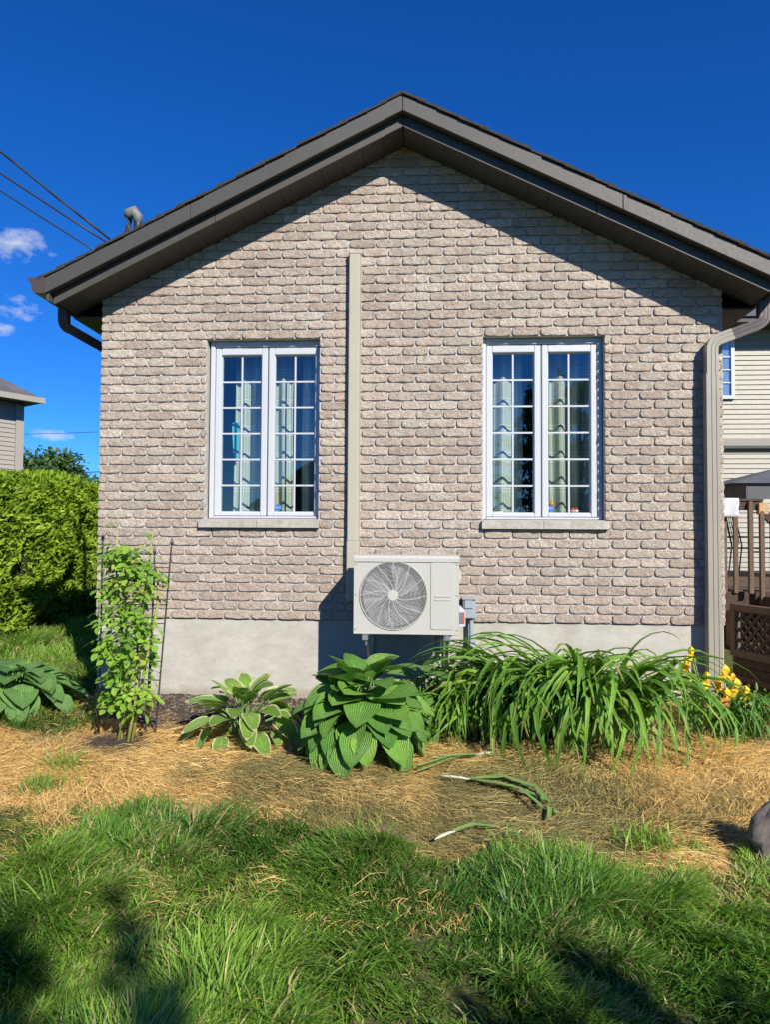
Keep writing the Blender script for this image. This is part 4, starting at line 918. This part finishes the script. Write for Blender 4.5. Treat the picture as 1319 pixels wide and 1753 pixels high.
def hosta(name, c, n, hmax, rad, ll, mat, wr, label, seed, dome=1.0, stemc='stem_green', group=None, p0=40, p1=100):
    r = random.Random(seed); x0, y0 = c; o = empty(name, (x0, y0, gzf(x0, y0))); tag(o, label, 'hosta', group)
    ms_ = [hosta_mesh(mat, wr*r.uniform(.9, 1.12), r.uniform(.15, .45), r.uniform(.12, .35), r) for _ in range(8)]; st = MB()
    for i in range(n):
        f = (i+.5)/n; az = i*2.39996+r.uniform(-.3, .3); q = f**.75
        rr = rad*(.10+.90*q)*r.uniform(.85, 1.1); h = hmax*(1-.86*q**1.5*dome)*r.uniform(.88, 1.08)+.02
        pitch = R(p0-p1*q**1.1+r.uniform(-16, 16)); L = ll*(.72+.42*math.sin(math.pi*min(1, .2+.75*q)))*r.uniform(.85, 1.12)
        b = Vector((math.cos(az)*rr*.62, math.sin(az)*rr*.62, h)); roll = r.uniform(-.35, .35)
        mt = Matrix.Translation(b) @ Matrix.Rotation(az+r.uniform(-.25, .25), 4, 'Z') @ Matrix.Rotation(-pitch, 4, 'Y') @ Matrix.Rotation(roll, 4, 'X') @ Matrix.Diagonal((L, L, L, 1))
        inst('leaf', ms_[i % 8], o, mat4=mt)
        st.tube([(b.x*.12, b.y*.12, -.02), (b.x*.45, b.y*.45, h*.65), tuple(b)], .0045, 5, cap=False)
    st.build('stems', M[stemc], o, smooth=True, fixn=False); return o
hosta('variegated_hosta', (-.93, -.84), 50, .25, .44, .185, M['hosta_var'], .64, 'variegated hosta with cream-edged leaves standing beside dark soil', 5, .95, p0=58, p1=95)
hosta('green_hosta', (-.19, -1.04), 98, .42, .47, .215, M['hosta_green'], .90, 'big dark green ribbed hosta below the heat pump', 9, .97, p0=45, p1=105)
hosta('green_hosta', (.14, -.72), 24, .42, .22, .16, M['hosta_blue'], .7, 'small blue-green hosta wedged between big hosta and daylilies', 10)
hosta('green_hosta', (-2.62, -.42), 52, .25, .50, .20, M['hosta_blue'], .86, 'wide matte hosta growing in the lawn next to the hedge side', 12, .8, p0=22, p1=48)
def strap_mesh(L, h0, mat, wid, seed, rows=11):
    r = random.Random(seed); pts = [(0, 0)]; a = R(h0); k = r.uniform(.75, 1.25); kink = r.uniform(.4, .85) if r.random() < .5 else 2
    for i in range(rows):
        t = (i+1)/rows; pts.append((pts[-1][0]+math.cos(a)*L/rows, pts[-1][1]+math.sin(a)*L/rows)); a -= R(15.5)*k*(.35+1.25*t)*.95
        if abs(t-kink) < .06: a -= R(38)
        a = max(a, R(-94))
    tw = r.uniform(-.5, .5)
    def fn(s, t):
        i = min(int(t*rows+1e-6), rows); x, z = pts[i]; w = wid*.5*(min(1, .45+t*3)*(1-max(0, (t-.45)/.55)**1.7)+.01)
        return (x, s*w*math.cos(tw*t), z+abs(s)*w*.55+s*w*math.sin(tw*t))
    return grid_leaf('leaf', rows, 2, fn, mat)
LV = [strap_mesh(1.0, r_, M['lily'], .031, i) for i, r_ in enumerate([84, 78, 72, 80, 66, 86, 75, 60, 82, 70, 77, 68])]
def daylily(c, n, L, rad, label, seed, lean=(0, 0), ex=1.0):
    r = random.Random(seed); o = empty('daylily', (c[0], c[1], gzf(*c))); tag(o, label, 'daylily', 'daylily clumps along the foundation')
    for i in range(n):
        az = r.uniform(0, 6.283); q = math.sqrt(r.random()); bx, by = rad*ex*q*math.cos(az), rad*q*math.sin(az)*.7
        a2 = math.atan2(by*1.1+r.gauss(0, .10)+lean[1], bx/ex*1.1+r.gauss(0, .10)+lean[0]); l = L*r.uniform(.62, 1.12)
        k = r.randrange(12); inst('leaf', LV[k], o, (bx, by, -.01), (r.gauss(0, .22), r.gauss(.02, .13), a2+r.gauss(0, .2)), (l, l*r.uniform(.8, 1.25), l))
    return o
daylily((.40, -.60), 210, .62, .13, 'smaller daylily clump right of the big hosta with pale leaf bases', 21, (-.05, -.08))
daylily((.86, -.52), 300, .95, .18, 'tall daylily clump next to the grey conduit', 22, (-.02, -.08), 1.3)
daylily((1.17, -.72), 300, 1.06, .19, 'broad daylily clump arching over dry grass next to yellow irises', 23, (-.07, -.11), 1.2)
# iris
IV = [strap_mesh(1.0, r_, M['iris'], .036, 40+i) for i, r_ in enumerate([86, 80, 74, 66, 84, 60])]
def petal_mesh(mat, up):
    def fn(s, t):
        w = .5*.62*math.sin(math.pi*min(.97, .08+t*.9))**.7; return (t*.62 if not up else t*.35*math.sin(t*3), s*w*(.9+.1*math.sin(5*t)), (.15*t-.75*t*t if not up else t*.8)+.12*abs(s)**2*w+.03*math.sin(9*s+3*t))
    return grid_leaf('petal', 6, 4, fn, mat)
PU, PD, PD2 = petal_mesh(M['petal'], True), petal_mesh(M['petal'], False), petal_mesh(M['petal2'], False)
ir = empty('yellow_iris', (2.02, -.50, gzf(2.02, -.5))); tag(ir, 'bearded iris with yellow and bronze flowers by the downspout', 'iris')
r = random.Random(5)
for i in range(120):
    az = r.uniform(-2.6, .9); q = math.sqrt(r.random()); l = r.uniform(.30, .62); inst('leaf', IV[i % 6], ir, (r.uniform(-.22, .30), r.uniform(-.14, .12), -.01), (r.uniform(-.2, .2), r.uniform(-.1, .25), az), (l, l*r.uniform(.9, 1.3), l))
def unpx(u, v, y):
    d = fw+r2*((u-659.5)/1217)-u2*((v-876.5)/1217); t = (y-CAM.y)/d.y; return CAM+d*t
for k, (u, v, y, s) in enumerate([(1184, 1121, -.38, .045), (1177, 1139, -.40, .058), (1176, 1151, -.43, .05), (1242, 1157, -.45, .062), (1211, 1166, -.50, .05), (1232, 1180, -.52, .058), (1256, 1163, -.40, .035), (1261, 1180, -.48, .062), (1244, 1195, -.58, .055), (1277, 1193, -.52, .06)]):
    p = unpx(u, v, y)-Vector(ir.location); base = Vector((p.x*.6-.02*(k % 3), p.y*.5, -.01)); f = empty('flower', tuple(p), ir, r.uniform(0, 2))
    for q in range(3):
        inst('petal', PU, f, (0, 0, 0), (0, 0, q*2.094), s*1.45); inst('petal', PD if (q+k) % 3 else PD2, f, (0, 0, 0), (0, 0, q*2.094+1.047), s*1.6)
    MB().tube([tuple(base), tuple(base.lerp(p, .55)+Vector((.01, 0, .03))), tuple(p)], .0055, 6).build('flower_stem', M['stem_green'], ir, smooth=True)
for k, (u, v, y) in enumerate([(1296, 1176, -.45), (1292, 1190, -.48), (1190, 1131, -.39), (1152, 1136, -.4), (1165, 1150, -.42)]):
    p = unpx(u, v, y)-Vector(ir.location); MB().lathe([(.003, -.03), (.010, -.015), (.011, .0), (.005, .022), (.001, .03)], tuple(p), n=8).build('bud', M['stem_green'], ir, smooth=True)
    base = Vector((p.x*.7, p.y*.5, 0)); MB().tube([tuple(base), tuple(base.lerp(p, .6)+Vector((.015, 0, .02))), tuple(p)], .004, 6).build('flower_stem', M['stem_green'], ir, smooth=True)
# rose on trellis
tx, ty = -1.65, -.82
tr_ = empty('garden_trellis', (tx, ty, gzf(tx, ty))); tag(tr_, 'thin black metal trellis standing behind the climbing rose', 'trellis')
for (xb, xt, yb_, yt, h) in ((-.19, -.20, -.02, .0, 1.20), (.165, .235, -.04, .02, 1.18), (-.06, -.08, .10, .06, 1.05), (.08, .11, .08, .06, 1.12), (.10, .13, -.02, .02, 1.0)):
    MB().tube([(xb, yb_, -.12), (xt, yt, h)], .0052, 6).build('stake', M['black_metal'], tr_); MB().lathe([(.001, 0), (.011, .008), (.011, .02), (.001, .05)], (xt, yt, h-.02), n=8).build('finial', M['black_metal'], tr_)
for k in range(9):
    z = .10+.115*k; a = z/1.15; MB().tube([(-.19-.01*a, -.02+.02*a, z), (.165+.07*a, -.04+.06*a, z)], .0032, 5).build('rung', M['black_metal'], tr_); 
def rose_leaf_mesh(seed):
    r = random.Random(seed); m = MB(); uv = []; 
    for q, (px0, py0, a, s) in enumerate([(1.0, 0, 0, .62), (.62, .06, 62, .54), (.62, -.06, -62, .54), (.25, .05, 70, .46), (.25, -.05, -70, .46)]):
        a = R(a+r.uniform(-10, 10)); dz = r.uniform(-.06, .06); tilt = r.uniform(-.25, .1)
        k = len(m.v); prof = [(0, 0), (.25, .26), (.55, .33), (.82, .2), (1, 0)]
        for (t, w) in prof:
            for s_ in (-1, 0, 1):
                lx, ly = t*s, s_*w*s; m.v.append((px0+lx*math.cos(a)-ly*math.sin(a), py0+lx*math.sin(a)+ly*math.cos(a), dz+tilt*t*s+abs(s_)*w*.22*s-.12*t*t*s)); uv.append((s_, t*.7+.3))
        for i in range(4):
            for j in range(2): m.f.append((k+i*3+j, k+i*3+j+1, k+i*3+j+4, k+i*3+j+3))
    k = len(m.v); m.tube([(0, 0, 0), (.5, 0, .02), (1.02, 0, 0)], .012, 4, cap=False); uv += [(0, .5)]*(len(m.v)-k)
    me = m.mesh('leaf', M['rose_leaf'], smooth=True, fixn=False); l = me.uv_layers.new(name='UVMap')
    for lp in me.loops: l.data[lp.index].uv = uv[lp.vertex_index]
    return me
RV = [rose_leaf_mesh(70+i) for i in range(8)]
ro = empty('climbing_rose', (-1.655, -.86, gzf(-1.655, -.86))); tag(ro, 'bright green climbing rose growing up the thin black trellis', 'rose bush'); r = random.Random(17)
canes = [[(-.02, -.08, -.02), (.03, -.06, .22), (-.04, 0, .6), (-.10, .02, 1.05), (-.09, .02, 1.34)], [(.05, -.10, -.02), (.08, -.06, .25), (.06, 0, .65), (.11, .02, 1.02), (.13, .03, 1.26)], [(.07, -.09, -.02), (.12, -.04, .4), (.18, .0, .8), (.17, .02, 1.02)], [(.0, -.07, -.02), (-.06, -.03, .35), (-.14, 0, .62)]]
for c_ in canes: MB().tube(c_, [.011-.0018*i for i in range(len(c_))], 7).build('cane', M['cane'], ro, smooth=True)
for i in range(310):
    if i < 26:
        c_ = canes[i % 3]; z = r.uniform(.9, 1.34) if i % 3 == 0 else r.uniform(.9, 1.25 if i % 3 == 1 else 1.02); x = np.interp(z, [q[2] for q in c_], [q[0] for q in c_]); p = Vector((x+r.gauss(0, .02), r.gauss(0, .02), z)); s = r.uniform(.045, .07)
    else:
        z = .19+.98*r.random()**.95; w = .065+.075*math.sin(min(.96, (z-.05)/1.2)*math.pi); cx_ = .02-.02*(z-.5)
        p = Vector((cx_+r.uniform(-1, 1)*w, -.04+r.uniform(-.10, .07), z)); s = r.uniform(.065, .098)
    az = math.atan2(-1, (p.x-.02)*5)+r.gauss(0, .8); mt = Matrix.Translation(p) @ Matrix.Rotation(az, 4, 'Z') @ Matrix.Rotation(r.uniform(.05, .75), 4, 'Y') @ Matrix.Rotation(r.gauss(0, .35), 4, 'X') @ Matrix.Diagonal((s, s, s, 1))
    inst('leaf', RV[i % 8], ro, mat4=mt)
# ------------------------------------------------------------------ loose things on the bed
def stalk(pts, label, grp=None, n=5, white=True):
    o = empty('pulled_daylily', pts[0]); tag(o, label, 'plant stalk', grp); r = random.Random(len(label)); P0 = Vector(pts[0]); P = [Vector(p)-P0 for p in pts]
    if white: MB().tube([P[0], P[0].lerp(P[1], .3)+Vector((0, 0, .004)), P[0].lerp(P[1], .7)+Vector((0, .004, .003)), P[1]], [.003, .0065, .006, .004], 7, flat=1.5).build('white_base', simple('blanched', (.55, .57, .40), .6), o, smooth=True)
    for i in range(n):
        q = [P[1]]+[p+Vector((r.gauss(0, .03), r.gauss(0, .05), .012+.006*i)) for p in P[2:]]; m = MB()
        for k, p in enumerate(q):
            t = (q[min(k+1, len(q)-1)]-q[max(0, k-1)]).normalized(); sd = t.cross(Vector((0, 0, 1))).normalized()*.015*(1-(k/(len(q)))**2); m.v += [tuple(p-sd+Vector((0, 0, .004))), tuple(p), tuple(p+sd+Vector((0, 0, .004)))]
        for k in range(len(q)-1): m.f += [(k*3, k*3+1, k*3+4, k*3+3), (k*3+1, k*3+2, k*3+5, k*3+4)]
        m.build('blade', simple('limp_leaf', (.20, .34, .09), .5), o, smooth=True)
def gp(u, v, h=.012):
    z = -.1
    for _ in range(6):
        d = fw+r2*((u-659.5)/1217)-u2*((v-876.5)/1217); t = (z-CAM.z)/d.z; p = CAM+d*t; z = gzf(p.x, p.y)+h
    return (p.x, p.y, z)
stalk([gp(752, 1328, .03), gp(805, 1334, .03), gp(860, 1345), gp(905, 1360), gp(940, 1388)], 'pulled daylily stalk with long white base lying on dry grass')
stalk([gp(745, 1437, .03), gp(780, 1423, .03), gp(825, 1419), gp(845, 1425)], 'short curved white stalk lying on the dry grass', None, 2)
stalk([gp(850, 1288, .03), gp(815, 1292, .03), gp(770, 1300), gp(720, 1318)], 'limp pale stalk lying against the small daylily clump', None, 4)
stalk([gp(965, 1390, .02), gp(955, 1392, .02), gp(945, 1397), gp(930, 1404)], 'small green leaf scrap beyond the long pulled stalk', None, 2, False)
def rock(name, u, v, s, label, seed, mat, cat):
    r = random.Random(seed); bm = bmesh.new(); bmesh.ops.create_icosphere(bm, subdivisions=3, radius=1); p = gp(u, v, 0); ph = [r.uniform(0, 6) for _ in range(6)]
    for vv in bm.verts:
        c = vv.co; k = 1+.16*math.sin(3*c.x+ph[0])*math.sin(3*c.y+ph[1])+.10*math.sin(6*c.z+ph[2]+2*c.x)+.06*math.sin(9*c.y+ph[3]); vv.co = Vector((max(-.8, min(.8, c.x))*k*s[0], max(-.8, min(.8, c.y))*k*s[1], max(-.6, min(.75, c.z))*k*s[2]))
    me = bpy.data.meshes.new(name); bm.to_mesh(me); bm.free(); me.materials.append(mat); o = link(bpy.data.objects.new(name, me)); o.location = (p[0], p[1], p[2]+s[2]*.35); o.rotation_euler[2] = r.uniform(0, 3); tag(o, label, cat); return o
rock('flat_stone', 492, 1288, (.07, .035, .018), 'thin reddish stone lying between the two middle hostas', 1, M['red_stone'], 'stone')
rock('flat_stone', 655, 1428, (.10, .07, .022), 'flat red-brown stone half covered by dry grass', 2, M['red_stone'], 'stone')
rock('flat_stone', 690, 1440, (.07, .05, .02), 'smaller red-brown stone touching the half covered one', 3, M['red_stone'], 'stone')
# carved stone ornament at the lawn edge
p = gp(1338, 1478, 0); m = MB(); prof = [(.10, -.03), (.105, .03), (.095, .07), (.11, .11), (.10, .15), (.085, .18), (.07, .205), (.045, .235), (.012, .262)]
n = 28
for k, (rr, h) in enumerate(prof):
    for j in range(n):
        a = 2*math.pi*j/n; q = rr*(1+.13*math.sin(5*a+h*26)+.07*math.sin(9*a-h*40)); m.v.append((q*math.cos(a)*1.15, q*math.sin(a)*.9, h))
for k in range(len(prof)-1):
    for j in range(n): m.f.append((k*n+j, k*n+(j+1) % n, (k+1)*n+(j+1) % n, (k+1)*n+j))
m.f.append(tuple(range(n))); m.f.append(tuple((len(prof)-1)*n+j for j in range(n)))
o = m.build('stone_ornament', M['stone'], None, smooth=True); o.location = p; tag(o, 'grey carved stone ornament with folds at the lawn edge', 'ornament')

# ------------------------------------------------------------------ grass and straw
def blades(name, P, h, w, az, bend_, col, mat, lean=None):
    n = len(P); d = np.stack([np.cos(az), np.sin(az), np.zeros(n)], 1); sd = np.stack([-np.sin(az), np.cos(az), np.zeros(n)], 1); rot = rng.uniform(-1, 1, (n, 1)); sd = norm(sd+d*rot)
    ts = [0, .4, .75, 1.0]; V = np.zeros((n, 7, 3)); C = np.zeros((n, 7, 3))
    for k, t in enumerate(ts):
        c = P+d*(h*bend_*(t**1.45))[:, None]+np.array([0, 0, 1.0])*(h*(t*np.sqrt(np.maximum(.05, 1-(bend_*.85)**2*t)) ))[:, None]
        f = [.75, 1.0, .75, 0][k]; ww = (w*f/2)[:, None]
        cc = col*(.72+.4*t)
        if k < 3: V[:, 2*k] = c-sd*ww; V[:, 2*k+1] = c+sd*ww; C[:, 2*k] = C[:, 2*k+1] = cc
        else: V[:, 6] = c; C[:, 6] = cc
    I = np.arange(n)[:, None]*7; base = np.array([[0, 1, 3], [0, 3, 2], [2, 3, 5], [2, 5, 4], [4, 5, 6]])
    T = (I[:, None]+base[None]).reshape(-1, 3); return V.reshape(-1, 3), T, C.reshape(-1, 3)
def grass_cols(x, y, n):
    g1, g2, g3 = np.array([.075, .195, .028]), np.array([.245, .40, .056]), np.array([.50, .43, .19])
    t = np.clip(.5+.4*sn(x, y, 3.5)+rng.normal(0, .22, n), 0, 1)[:, None]; c = g1*(1-t)+g2*t
    dry = (rng.random(n) < .07+.20*np.clip(sn(x, y, 6, 3), 0, 1))[:, None]; return np.where(dry, g3*rng.uniform(.6, 1.2, (n, 1)), c)*rng.uniform(.8, 1.2, (n, 1))
parts = []
def sow(n, x0, x1, y0, y1, hm, wm, keep_pow=1.0):
    x = rng.uniform(x0, x1, n); y = rng.uniform(y0, y1, n); g, s, o_ = masks(x, y); dens = g**keep_pow*np.clip(.72+.6*sn(x, y, 8, 2)+.25*sn(x, y, 21, 1), .12, 1)
    ins = (np.abs(x) < 2.29) & (y > -.02)
    k = (rng.random(n) < dens) & ~ins; x, y = x[k], y[k]; n = len(x)
    tuft = np.clip(.78+.5*sn(x, y, 5.5, 1)+.32*sn(x, y, 17, 0), .3, 1.7); h = hm*tuft*rng.uniform(.55, 1.25, n)*np.clip(masks(x, y)[0]+.2, .4, 1); w = wm*rng.uniform(.7, 1.35, n)
    az = 2.4*sn(x, y, 2.6, 2)+rng.normal(0, 1.0, n)-.6; b = np.clip(rng.normal(.88, .20, n), .15, 1.15)
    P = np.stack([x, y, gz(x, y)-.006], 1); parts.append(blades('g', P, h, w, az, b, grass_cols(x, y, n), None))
sow(160000, -2.9, 2.9, -4.4, -1.75, .115, .0056)
sow(120000, -1.6, 1.7, -3.6, -2.0, .108, .0050)
sow(70000, -5.5, -1.9, -.9, 3.5, .13, .007)
sow(40000, -5.2, -2.2, 3.0, 10, .14, .012)
sow(14000, 2.5, 4.5, -.9, 1.6, .07, .006)
# stray tufts in the straw
for (u, v, nn) in ((70, 1352, 160), (115, 1312, 130), (960, 1480, 260), (1110, 1450, 300), (640, 1420, 30), (1280, 1262, 500), (900, 1465, 200), (250, 1395, 200)):
    p = gp(u, v, 0); x = rng.normal(p[0], .05+.0001*nn, nn); y = rng.normal(p[1], .04, nn); parts.append(blades('g', np.stack([x, y, gz(x, y)], 1), rng.uniform(.04, .11, nn), rng.uniform(.003, .006, nn), rng.uniform(0, 6.28, nn), rng.uniform(.3, 1, nn), grass_cols(x, y, nn), None))
def merge(ps):
    V, T, C, k = [], [], [], 0
    for v, t, c in ps: V.append(v); T.append(t+k); C.append(c); k += len(v)
    return np.concatenate(V), np.concatenate(T), np.concatenate(C)
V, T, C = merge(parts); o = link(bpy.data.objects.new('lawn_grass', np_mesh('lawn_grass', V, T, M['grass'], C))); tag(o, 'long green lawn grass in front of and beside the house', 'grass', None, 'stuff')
def strew(n, x0, x1, y0, y1, L, w, dens, cols, lift=.03, flow=1.0):
    x = rng.uniform(x0, x1, n); y = rng.uniform(y0, y1, n); k = (rng.random(n) < dens(x, y)) & ~((np.abs(x) < 2.28) & (y > -.01)); x, y = x[k], y[k]; n = len(x)
    az = 1.6*sn(x, y, 2.2, 0)+rng.normal(0, .8, n)*flow+.2; l = L*rng.uniform(.5, 1.5, n); d = np.stack([np.cos(az), np.sin(az), rng.normal(0, .12, n)], 1); sd = np.stack([-np.sin(az), np.cos(az), rng.normal(0, .4, n)], 1); sd = norm(sd)*(w*rng.uniform(.6, 1.4, n))[:, None]/2
    cur = rng.normal(0, .25, n)[:, None]*np.stack([-np.sin(az), np.cos(az), 0*az], 1); z = gz(x, y)+rng.uniform(.0, 1, n)**1.5*lift*np.clip(1+.7*sn(x, y, 9, 3), .2, 2); P = np.stack([x, y, z], 1)
    V = np.zeros((n, 6, 3))
    for i, t in enumerate((-.5, 0, .5)):
        c = P+d*(l*t)[:, None]+cur*(l*(.25-t*t))[:, None]+np.array([0, 0, 1.])*(l*.10*(.25-t*t)*4)[:, None]; c[:, 2] = np.maximum(c[:, 2], gz(c[:, 0], c[:, 1])+.002); V[:, 2*i] = c-sd; V[:, 2*i+1] = c+sd
    I = np.arange(n)[:, None]*6; T = (I[:, None]+np.array([[0, 1, 3], [0, 3, 2], [2, 3, 5], [2, 5, 4]])[None]).reshape(-1, 3)
    cc = cols(x, y, n); return V.reshape(-1, 3), T, np.repeat(cc, 6, 0)
def straw_cols(x, y, n):
    g, s, ol = masks(x, y); a, b, c = np.array([.70, .42, .125]), np.array([.95, .69, .29]), np.array([.30, .265, .10]); t = np.clip(.5+.3*sn(x, y, 5, 1)+rng.normal(0, .3, n), 0, 1)[:, None]
    q = a*(1-t)+b*t; k = (rng.random(n) < ol*.88)[:, None]; q = np.where(k, c*rng.uniform(.6, 1.5, (n, 1)), q); dk_ = (rng.random(n) < .10)[:, None]; return np.where(dk_, np.array([.14, .085, .04]), q)*rng.uniform(.75, 1.2, (n, 1))
def straw_d(x, y): g, s, ol = masks(x, y); return np.clip((1-s*.985)*(1-g*.85), 0, 1)*np.clip(.75+.4*sn(x, y, 6, 0), .25, 1)
ps = [strew(210000, -2.9, 2.9, -2.7, 0, .07, .0016, straw_d, straw_cols, .022, .75), strew(60000, -2.9, 2.9, -2.6, 0, .13, .0016, lambda x, y: straw_d(x, y)*np.clip(sn(x, y, 4, 2), 0, 1), straw_cols, .05, .45)]
ps.append(strew(2600, -2.2, 2.2, -3.8, -2.0, .03, .0022, lambda x, y: np.clip(sn(x, y, 5, 3)-.2, 0, 1), straw_cols, .10))
V, T, C = merge(ps); o = link(bpy.data.objects.new('dry_grass', np_mesh('dry_grass', V, T, M['straw'], C))); tag(o, 'golden dried grass clippings mulching the bed', 'dry grass', None, 'stuff')
# soil crumbs by the wall
n = 5000; x = rng.uniform(-2.2, 1.6, n); y = rng.uniform(-.8, 0, n); g, s, ol = masks(x, y); k = rng.random(n) < s; x, y = x[k], y[k]; n = len(x); sz = rng.uniform(.004, .014, n)
tet = np.array([[1, 0, -.3], [-.6, .9, -.3], [-.6, -.9, -.3], [0, 0, .9]]); V = np.stack([x, y, gz(x, y)+.004], 1)[:, None]+tet[None]*sz[:, None, None]*rng.uniform(.6, 1.4, (n, 4, 3)); T = (np.arange(n)[:, None, None]*4+np.array([[0, 1, 3], [1, 2, 3], [2, 0, 3]])[None]).reshape(-1, 3)
cc = np.repeat(np.array([[.10, .08, .065]])*rng.uniform(.4, 2.2, (n, 1)), 4, 0)
o = link(bpy.data.objects.new('soil_crumbs', np_mesh('soil_crumbs', V.reshape(-1, 3), T, M['straw'], cc, smooth=False))); tag(o, 'dark crumbly soil along the foundation', 'soil', None, 'stuff')
